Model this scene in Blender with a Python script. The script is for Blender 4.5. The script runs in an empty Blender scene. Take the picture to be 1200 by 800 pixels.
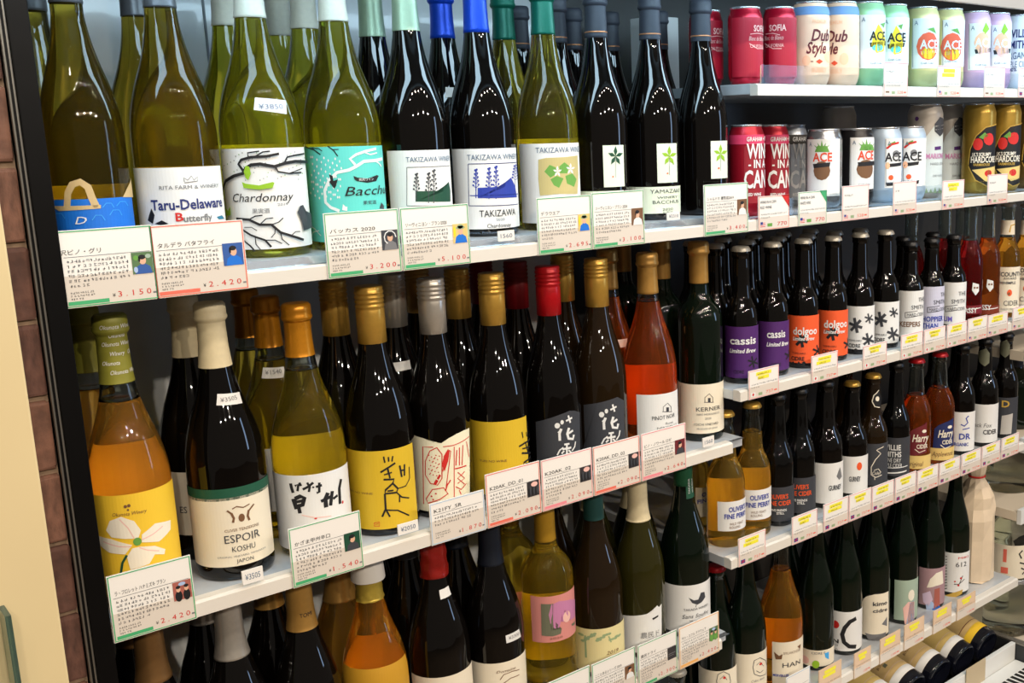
import bpy, bmesh, math, random
from mathutils import Vector, Matrix
random.seed(7)
sc = bpy.context.scene
COL = sc.collection

# ---------------------------------------------------------------- camera
cd = bpy.data.cameras.new('camera'); cam = bpy.data.objects.new('camera', cd); COL.objects.link(cam)
PITCH, ROLL, YAW = .195720694, -.0224047605, .731504311
_fw = Vector((math.sin(YAW)*math.cos(PITCH), math.cos(YAW)*math.cos(PITCH), -math.sin(PITCH)))
_rt = Vector((math.cos(YAW), -math.sin(YAW), 0)); _up = _rt.cross(_fw)
_r2 = _rt*math.cos(ROLL) + _up*math.sin(ROLL); _u2 = -_rt*math.sin(ROLL) + _up*math.cos(ROLL)
cam.matrix_world = Matrix(((_r2.x, _u2.x, -_fw.x, 0), (_r2.y, _u2.y, -_fw.y, -1.14), (_r2.z, _u2.z, -_fw.z, 1.55), (0, 0, 0, 1)))
cd.sensor_width = 36; cd.lens = 36*1240/1200; cd.shift_x = (600-786.287)/1200; cd.clip_start = .01
sc.camera = cam
# ---------------------------------------------------------------- light
vs = sc.view_settings
vs.view_transform = 'Standard'; vs.look = 'None'; vs.gamma = 1; vs.exposure = -.12; vs.use_curve_mapping = False
wd = bpy.data.worlds.new('shop_air'); sc.world = wd; wd.use_nodes = True
bg = wd.node_tree.nodes['Background']; bg.inputs[0].default_value = (1, .87, .74, 1); bg.inputs[1].default_value = .15
def area(name, loc, target, size, energy, col, shape='RECTANGLE', spread=180):
    l = bpy.data.lights.new(name, 'AREA'); o = bpy.data.objects.new(name, l); COL.objects.link(o)
    l.shape = shape; l.size = size[0]
    if shape in ('RECTANGLE', 'ELLIPSE'): l.size_y = size[1]
    l.energy = energy; l.color = col; l.spread = math.radians(spread)
    o.location = loc
    o.rotation_euler = (Vector(target)-Vector(loc)).to_track_quat('-Z', 'Y').to_euler()
    return o
# the cooler's own cool-white tube behind the canopy edge
area('canopy_tube', (1.35, -.100, 1.785), (1.35, .10, 1.50), (2.6, .045), 6.6, (.58, .83, 1))
# warm ceiling downlights of the shop, in front of the cooler: two near rows; the far row is added fill for the shelf backs
for k in range(18):
    if k < 14: x, y, w = -.55+.44*(k//2)+.1*(k % 2), -1.2-.42*(k % 2)-.05*((k*5) % 3), 2.7+.13*(k//2)
    else: x, y, w = -.9+1.15*(k-14), -3.3-.1*(k % 2), 14+2.2*(k-14)
    area('downlight_and_fill', (x, y, 2.75), (x+.05, y+.45 if k < 14 else -.2, 1.0), (.055, .055), w, (1, .87, .72), 'DISK', 150)
# added bluish light at the right, source unseen, for streaks on the bottles
area('blue_side_light', (3.6, -2.2, 1.7), (1.2, 0, 1.2), (.35, 1.3), 12, (.45, .66, 1))

# ---------------------------------------------------------------- materials
def lin(c): return tuple(((v/255)/12.92 if v/255 <= .04045 else ((v/255+.055)/1.055)**2.4) for v in c)
MATS = {}
def mat(name, rgb, rough=.5, metal=0, trans=0, ior=1.45, coat=0, noise=0, nscale=40, bump=0, spec=.5, alpha=None):
    if name in MATS: return MATS[name]
    m = bpy.data.materials.new(name); m.use_nodes = True; nt = m.node_tree; b = nt.nodes['Principled BSDF']
    c = lin(rgb) + (1,)
    b.inputs['Base Color'].default_value = c; b.inputs['Roughness'].default_value = rough; b.inputs['Metallic'].default_value = metal
    b.inputs['Transmission Weight'].default_value = trans; b.inputs['IOR'].default_value = ior; b.inputs['Coat Weight'].default_value = coat
    b.inputs['Coat Roughness'].default_value = .05; b.inputs['Specular IOR Level'].default_value = spec
    if noise or bump:
        tc = nt.nodes.new('ShaderNodeTexCoord'); n = nt.nodes.new('ShaderNodeTexNoise'); n.inputs['Scale'].default_value = nscale; n.inputs['Detail'].default_value = 5
        nt.links.new(tc.outputs['Object'], n.inputs['Vector'])
        if noise:
            mx = nt.nodes.new('ShaderNodeMix'); mx.data_type = 'RGBA'; mx.blend_type = 'MULTIPLY'; mx.inputs[0].default_value = noise
            r = nt.nodes.new('ShaderNodeValToRGB'); r.color_ramp.elements[0].position = .3; r.color_ramp.elements[1].position = .7
            nt.links.new(n.outputs[0], r.inputs[0]); mx.inputs[6].default_value = c; nt.links.new(r.outputs[0], mx.inputs[7]); nt.links.new(mx.outputs[2], b.inputs['Base Color'])
        if bump:
            bp = nt.nodes.new('ShaderNodeBump'); bp.inputs['Strength'].default_value = bump; bp.inputs['Distance'].default_value = .002
            nt.links.new(n.outputs[0], bp.inputs['Height']); nt.links.new(bp.outputs[0], b.inputs['Normal'])
    MATS[name] = m; return m
# printed and paper colours
INK = dict(white=(232,232,230), cream=(236,226,204), cream2=(226,214,160), ivory=(238,232,204), ink=(28,27,30), grey=(120,120,122), slate=(62,64,70), steel=(92,112,136),
 red=(205,40,36), vermil=(222,74,40), orange=(236,92,44), coral=(232,112,92), maroon=(110,34,40), rosewood=(170,96,84), brown=(120,84,56), sand=(205,178,128), khaki=(196,180,122), straw=(226,196,120),
 yellow=(238,196,52), mustard=(216,180,40), sun=(250,214,40), goldleaf=(196,160,70), lime=(146,190,40), leaf=(104,160,70), sage=(150,170,130), pine=(24,74,52), green=(70,170,112), forest=(28,84,62), teal=(40,120,150), turq=(96,206,196),
 sky=(70,170,236), skycan=(112,150,196), skylight=(168,190,226), blue=(22,112,212), indigo=(40,60,160), navy=(36,48,110), navylabel=(34,44,96), violet=(112,96,200), purple=(78,34,104), mauve=(196,128,170), lavend=(210,190,214), lilac=(206,206,226),
 pink=(214,140,134), pinkedge=(236,140,150), blush=(238,190,180), hotpink=(218,60,104), petal=(240,232,214), dusty=(168,136,142), celadon=(164,184,166), peach=(250,190,150), mango=(236,96,62), mossgrey=(110,112,92), palegreen=(226,236,214), palecan=(206,214,212),
 charlabel=(58,60,66), charcoal=(60,62,68), graphite=(70,66,62), blackcap=(24,24,26), silverlabel=(190,186,180), plumred=(150,34,50), icegrey=(176,200,222), amberedge=(240,176,90), tan=(226,196,166), tanlabel=(222,190,130), amberlabel=(200,150,40),
 garnetlab=(120,24,36), amberdarklab=(120,44,20), silvercan=(178,184,192), crimson=(150,24,40), sofia=(176,14,42), peachcan=(250,206,172), whitecan=(240,244,246), olivecap=(132,132,48), antique=(178,136,66), flagblue=(40,60,140), skin=(224,176,146), photoblue=(50,90,160), photodark=(52,48,50), photogreen=(90,120,80), hilite=(246,236,60))
def ink(n): return mat('print_'+n, INK[n], .55)
CAPC = dict(amber_cap=((206,136,28),.3,.5), antique=((186,142,72),.35,.45), blackcap=((26,26,28),.35,.2), bone=((222,208,170),.45,0), bronze=((150,112,68),.32,.6), charcoal=((62,66,76),.5,0), darkred=((120,14,24),.4,.2), emerald=((14,110,88),.35,.25),
 foil=((196,170,70),.4,.5), forest=((24,84,54),.45,.1), gold=((206,162,72),.3,.55), ivory=((236,230,210),.45,0), mustardcap=((190,146,40),.4,.3), navycap=((20,27,40),.4,.1), olivecap=((140,138,52),.45,.1), pearl=((196,190,176),.35,.3), pewter=((112,114,118),.35,.4),
 redcap=((186,18,28),.3,.25), royal=((22,74,206),.32,.3), sage=((168,190,160),.35,.35), silver=((196,190,180),.28,.6), tealcap=((22,68,66),.45,0), wax=((150,32,26),.25,0))
def capm(n):
    c, r, me = CAPC[n]; return mat('cap_'+n, c, r, me, noise=.08, nscale=200)
# glass: (rgb, transmission)
GL = dict(dark=((8,6,5),0), black=((6,6,6),0), greendark=((7,17,9),0), brownglass=((30,20,8),0), oliveglass=((42,40,12),0),
 olive=((196,170,60),.975), lemon=((214,208,70),.97), lemon2=((222,208,74),.97), straw=((232,212,84),.97), straw2=((238,206,66),.95), amber=((255,200,90),.94), amber2=((250,180,60),.94), rose=((252,130,54),.94), goldwine=((255,212,96),.95), amberdark=((236,118,36),.94), garnet=((176,34,36),.94))
CANS = dict(blackcan=((34,32,34),.3,.3), crimson=((170,24,44),.3,.4), darkgold=((120,96,50),.3,.5), foggy=((176,168,158),.4,.2), goldcan=((176,144,60),.3,.5), greencan=((160,210,160),.35,.2), icecan=((186,206,226),.35,.2), lilaccan=((216,176,206),.4,.1), palegold=((222,212,150),.35,.2),
 peachcan=((250,206,172),.4,.1), silvercan=((178,184,192),.3,.5), sofia=((176,14,42),.25,.45), tin=((170,172,176),.22,.8), whitecan=((240,244,246),.4,0))
def glass(n):
    if n in CANS: c, r, me = CANS[n]; return mat('can_'+n, c, r, me)
    c, t = GL[n]
    return mat('glass_'+n, c, .03 if not t else .01, 0, t, 1.5 if not t else 1.36, spec=.5)
CLEAR = mat('clear_glass', (225,232,226), .01, 0, 1, 1.45)
ACRYL = mat('clear_acrylic', (235,242,245), .03, 0, 1, 1.2)
WHITEP = mat('rail_plastic', (222,216,206), .35)
DECK = mat('shelf_paint', (206,212,218), .22, .2, noise=.05, nscale=60)
CHROME = mat('shelf_lip_metal', (214,218,224), .18, .85)
BACKL = mat('cooler_back_paint', (220,224,224), .22, coat=.4, noise=.06, nscale=12)
BACKD = mat('cooler_back_dark', (52,50,48), .4, noise=.1, nscale=12)
BLACKM = mat('post_black', (9,8,8), .35, noise=.2, nscale=30, spec=.2)
ALU = mat('post_trim_metal', (150,146,138), .3, .8)
CARD = mat('tag_card', (240,236,230), .45)
CAND = mat('can_lid_metal', (214,218,222), .25, .8)

# ---------------------------------------------------------------- helpers
def link(o, parent=None, **kw):
    COL.objects.link(o)
    if parent: o.parent = parent
    for k, v in kw.items():
        if v is not None: o[k] = v
    return o
def thing(name, label, cat, loc=(0, 0, 0), group=None):
    o = bpy.data.objects.new(name, None); o.empty_display_size = .02; o.location = loc
    return link(o, None, label=label, category=cat, group=group)
def part(name, mesh, parent, label=None, **kw):
    return link(bpy.data.objects.new(name, mesh), parent, label=label, **kw)
def mesh_of(bm, name, mats, smooth=False):
    me = bpy.data.meshes.new(name); bm.to_mesh(me); bm.free()
    for m in (mats if isinstance(mats, (list, tuple)) else [mats]): me.materials.append(m)
    if smooth: me.polygons.foreach_set('use_smooth', [True]*len(me.polygons))
    return me
def box(bm, x0, x1, y0, y1, z0, z1, mi=0, bev=0):
    v = [bm.verts.new((x, y, z)) for x in (x0, x1) for y in (y0, y1) for z in (z0, z1)]
    fs = [bm.faces.new([v[i] for i in q]) for q in ((0,1,3,2),(4,6,7,5),(0,4,5,1),(2,3,7,6),(0,2,6,4),(1,5,7,3))]
    for f in fs: f.material_index = mi
    if bev: bmesh.ops.bevel(bm, geom=list({e for f in fs for e in f.edges}), offset=bev, segments=2, affect='EDGES', profile=.6)
def boxm(name, m, *a, bev=0):
    bm = bmesh.new(); box(bm, *a, bev=bev); return mesh_of(bm, name, m)
def lathe(pts, name, m, n=36, mod=None):
    """pts: (r,z) from bottom to top; r=0 at an end closes it"""
    bm = bmesh.new(); rings = []
    for k, (r, z) in enumerate(pts):
        if r < 1e-6: rings.append([bm.verts.new((0, 0, z))])
        else:
            ring = []
            for i in range(n):
                a = 2*math.pi*i/n; rr = r if mod is None else mod(r, z, a, k)
                ring.append(bm.verts.new((rr*math.sin(a), -rr*math.cos(a), z)))
            rings.append(ring)
    for a, b in zip(rings, rings[1:]):
        for i in range(n):
            j = (i+1) % n
            if len(a) == 1 and len(b) == 1: continue
            if len(a) == 1: bm.faces.new((a[0], b[j], b[i]))
            elif len(b) == 1: bm.faces.new((a[i], a[j], b[0]))
            else: bm.faces.new((a[i], a[j], b[j], b[i]))
    bmesh.ops.recalc_face_normals(bm, faces=bm.faces[:])
    return mesh_of(bm, name, m, True)
def smoothpts(P, sub=5):
    """monotone cubic r(z) through the points"""
    n = len(P); z = [p[1] for p in P]; r = [p[0] for p in P]
    d = [(r[i+1]-r[i])/(z[i+1]-z[i]) for i in range(n-1)]
    m = [0]*n; m[0] = d[0]; m[-1] = d[-1]
    for i in range(1, n-1): m[i] = 0 if d[i-1]*d[i] <= 0 else 2*d[i-1]*d[i]/(d[i-1]+d[i])
    out = []
    for i in range(n-1):
        h = z[i+1]-z[i]
        for k in range(sub):
            t = k/sub
            out.append(((2*t**3-3*t*t+1)*r[i]+(t**3-2*t*t+t)*h*m[i]+(-2*t**3+3*t*t)*r[i+1]+(t**3-t*t)*h*m[i+1], z[i]+t*h))
    out.append(P[-1]); return out
def profile(kind, H, R):
    base = [(0, .012), (R*.55, .006), (R*.80, .001), (R*.90, 0), (R*.965, .002), (R*.993, .006), (R, .012)]
    rn = .0143
    if kind == 'bur': up = [(R, .415*H), (R*.985, .455*H), (R*.92, .512*H), (R*.80, .575*H), (R*.63, .642*H), (R*.505, .70*H), (R*.43, .75*H), (R*.385, .795*H), (rn+.0004, .87*H), (rn, .93*H), (rn, H-.018)]
    elif kind == 'bdx': up = [(R, .585*H), (R*.985, .62*H), (R*.91, .655*H), (R*.74, .69*H), (R*.54, .72*H), (R*.435, .75*H), (rn+.0004, .80*H), (rn, .90*H), (rn, H-.018)]
    elif kind == 'flu': up = [(R, .43*H), (R*.985, .48*H), (R*.92, .54*H), (R*.80, .605*H), (R*.64, .67*H), (R*.52, .73*H), (R*.45, .79*H), (R*.41, .86*H), (.0132, H-.018)]
    elif kind == 'beer': up = [(R, .455*H), (R*.98, .50*H), (R*.89, .55*H), (R*.72, .60*H), (R*.585, .645*H), (R*.535, .70*H), (R*.50, .80*H), (.0128, .90*H), (.0124, H-.018)]
    elif kind == 'beer2': up = [(R, .515*H), (R*.98, .555*H), (R*.89, .60*H), (R*.72, .645*H), (R*.585, .685*H), (R*.535, .73*H), (R*.50, .82*H), (.0128, .91*H), (.0124, H-.018)]
    elif kind == 'jar': up = [(R, .80*H), (R*.97, .84*H), (R*.80, .885*H), (R*.55, .92*H), (.019, .945*H), (.0185, H-.018)]
    elif kind == 'pom': up = [(R, .40*H), (R*.99, .47*H), (R*.93, .53*H), (R*.80, .585*H), (R*.64, .63*H), (R*.57, .67*H), (R*.53, .77*H), (R*.46, .87*H), (.0128, H-.02)]
    elif kind == 'half': up = [(R, .46*H), (R*.985, .52*H), (R*.92, .575*H), (R*.77, .63*H), (R*.60, .675*H), (R*.52, .72*H), (R*.485, .82*H), (.0135, .91*H), (.0130, H-.018)]
    elif kind == 'sake': up = [(R, .60*H), (R*.985, .64*H), (R*.88, .70*H), (R*.62, .77*H), (R*.42, .83*H), (.016, .90*H), (.0155, H-.018)]
    top = [(up[-1][0]+.0016, H-.0165), (up[-1][0]+.0018, H-.008), (up[-1][0]+.0006, H-.001), (up[-1][0]-.003, H), (0, H)]
    return base + smoothpts([(R, .012)]+up, 4)[1:] + top
def rad_at(P, z):
    for (r0, z0), (r1, z1) in zip(P[6:], P[7:]):
        if z0 <= z <= z1 and z1 > z0: return r0+(r1-r0)*(z-z0)/(z1-z0)
    return P[6][0] if z < P[6][1] else P[-3][0]
def can_profile(kind, H, R):
    return [(0, .006), (R*.70, .004), (R*.76, 0), (R*.80, 0), (R*.93, .008), (R, .016), (R, H*.55), (R, H-.020), (R*.985, H-.016), (R*.93, H-.010), (R*.855, H-.0045), (R*.85, H-.003)], \
           [(R*.85, H-.0035), (R*.875, H-.002), (R*.875, H-.0002), (R*.855, H), (R*.83, H-.001), (R*.80, H-.004), (R*.3, H-.0042), (0, H-.0042)]
# ---- flat print: everything is drawn in (s, z) metres and laid on a surface
class Flat:
    def __init__(s): s.bm = bmesh.new(); s.cols = []; s.lay = -1; s.last = None
    def mi(s, c):
        if c not in s.cols: s.cols.append(c)
        return s.cols.index(c)
    def up(s, c):
        if c != s.last: s.lay += 1; s.last = c
        return -s.lay*4e-5
    def poly(s, pts, c):
        if len(pts) < 3: return
        y = s.up(c)
        v = [s.bm.verts.new((x, y, z)) for x, z in pts]
        try: f = s.bm.faces.new(v); f.material_index = s.mi(c)
        except ValueError: pass
    def ell(s, x, z, rx, rz, c, n=12): s.poly([(x+rx*math.cos(2*math.pi*i/n), z+rz*math.sin(2*math.pi*i/n)) for i in range(n)], c)
    def rect(s, x0, x1, z0, z1, c): s.poly([(x0, z0), (x1, z0), (x1, z1), (x0, z1)], c)
    def stroke(s, pts, w, c):
        pts = [p for i, p in enumerate(pts) if i == 0 or (abs(p[0]-pts[i-1][0])+abs(p[1]-pts[i-1][1])) > 1e-6]
        if len(pts) < 2: return
        L = []; R = []; y = s.up(c)
        for i, (x, z) in enumerate(pts):
            a = pts[max(i-1, 0)]; b = pts[min(i+1, len(pts)-1)]
            dx, dz = b[0]-a[0], b[1]-a[1]; l = math.hypot(dx, dz) or 1
            nx, nz = -dz/l*w/2, dx/l*w/2
            L.append(s.bm.verts.new((x+nx, y, z+nz))); R.append(s.bm.verts.new((x-nx, y, z-nz)))
        m = s.mi(c)
        for i in range(len(pts)-1):
            f = s.bm.faces.new((L[i], L[i+1], R[i+1], R[i])); f.material_index = m
    def frame(s, x0, x1, z0, z1, w, c):
        s.rect(x0, x1, z0, z0+w, c); s.rect(x0, x1, z1-w, z1, c); s.rect(x0, x0+w, z0+w, z1-w, c); s.rect(x1-w, x1, z0+w, z1-w, c)
    def text(s, st, x0, x1, z, h, c, fl='', sx=1):
        vs, fs, w, cjk = TXT[(st, 'b' in fl)]
        k = h/(.86 if cjk else .71); kx = (x1-x0)/w if (x1 is not None and x1-x0 > 1e-4) else k*sx
        zc = .38 if cjk else .35; sh = .28 if 'i' in fl else 0
        if 'v' in fl: vv = [s.bm.verts.new((x0-(y-zc)*k, 0, z+x*k*sx)) for x, y in vs]
        else: vv = [s.bm.verts.new((x0+(x+sh*(y-zc))*kx, 0, z+(y-zc)*k)) for x, y in vs]
        m = s.mi(c)
        for q in fs:
            try: f = s.bm.faces.new([vv[i] for i in q]); f.material_index = m
            except ValueError: pass
    def done(s, name, surf=None, eps=.0005, step=.0035):
        bm = s.bm
        if surf is not None:
            xs = [v.co.x for v in bm.verts]
            if not xs: bm.free(); return None
            bmesh.ops.triangulate(bm, faces=[f for f in bm.faces if len(f.verts) > 4])
            k = math.floor(min(xs)/step)+1
            while k*step < max(xs):
                bmesh.ops.bisect_plane(bm, geom=bm.verts[:]+bm.edges[:]+bm.faces[:], dist=1e-7, plane_co=(k*step, 0, 0), plane_no=(1, 0, 0)); k += 1
            R = surf[1]; zs = [v.co.z for v in bm.verts]
            if abs(rad_at(surf[0], min(zs))-rad_at(surf[0], max(zs))) > 1e-4:
                k = math.floor(min(zs)/.004)+1
                while k*.004 < max(zs):
                    bmesh.ops.bisect_plane(bm, geom=bm.verts[:]+bm.edges[:]+bm.faces[:], dist=1e-7, plane_co=(0, 0, k*.004), plane_no=(0, 0, 1)); k += 1
            for v in bm.verts:
                a = v.co.x/R; r = rad_at(surf[0], v.co.z)+eps-v.co.y
                v.co = (r*math.sin(a), -r*math.cos(a), v.co.z)
        else:
            bmesh.ops.triangulate(bm, faces=[f for f in bm.faces if len(f.verts) > 4])
            for v in bm.verts: v.co.y -= eps
        return mesh_of(bm, name, [ink(c) for c in s.cols])
TXT = {}
def load_texts(keys):
    made = []
    for st, b in keys:
        c = bpy.data.curves.new('lettering', 'FONT'); c.body = st; c.resolution_u = 2; c.size = 1
        if b: c.offset = .022
        o = bpy.data.objects.new('lettering', c); COL.objects.link(o); made.append((st, b, o, c))
    dg = bpy.context.evaluated_depsgraph_get()
    for st, b, o, c in made:
        me = o.evaluated_get(dg).to_mesh()
        vs = [(v.co.x, v.co.y) for v in me.vertices]; fs = [tuple(p.vertices) for p in me.polygons]
        x0 = min((v[0] for v in vs), default=0); x1 = max((v[0] for v in vs), default=1)
        TXT[(st, b)] = ([(x-x0, y) for x, y in vs], fs, max(x1-x0, .1), any(ord(q) > 0x2E80 for q in st))
        o.evaluated_get(dg).to_mesh_clear()
    for st, b, o, c in made: bpy.data.objects.remove(o); bpy.data.curves.remove(c)

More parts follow.
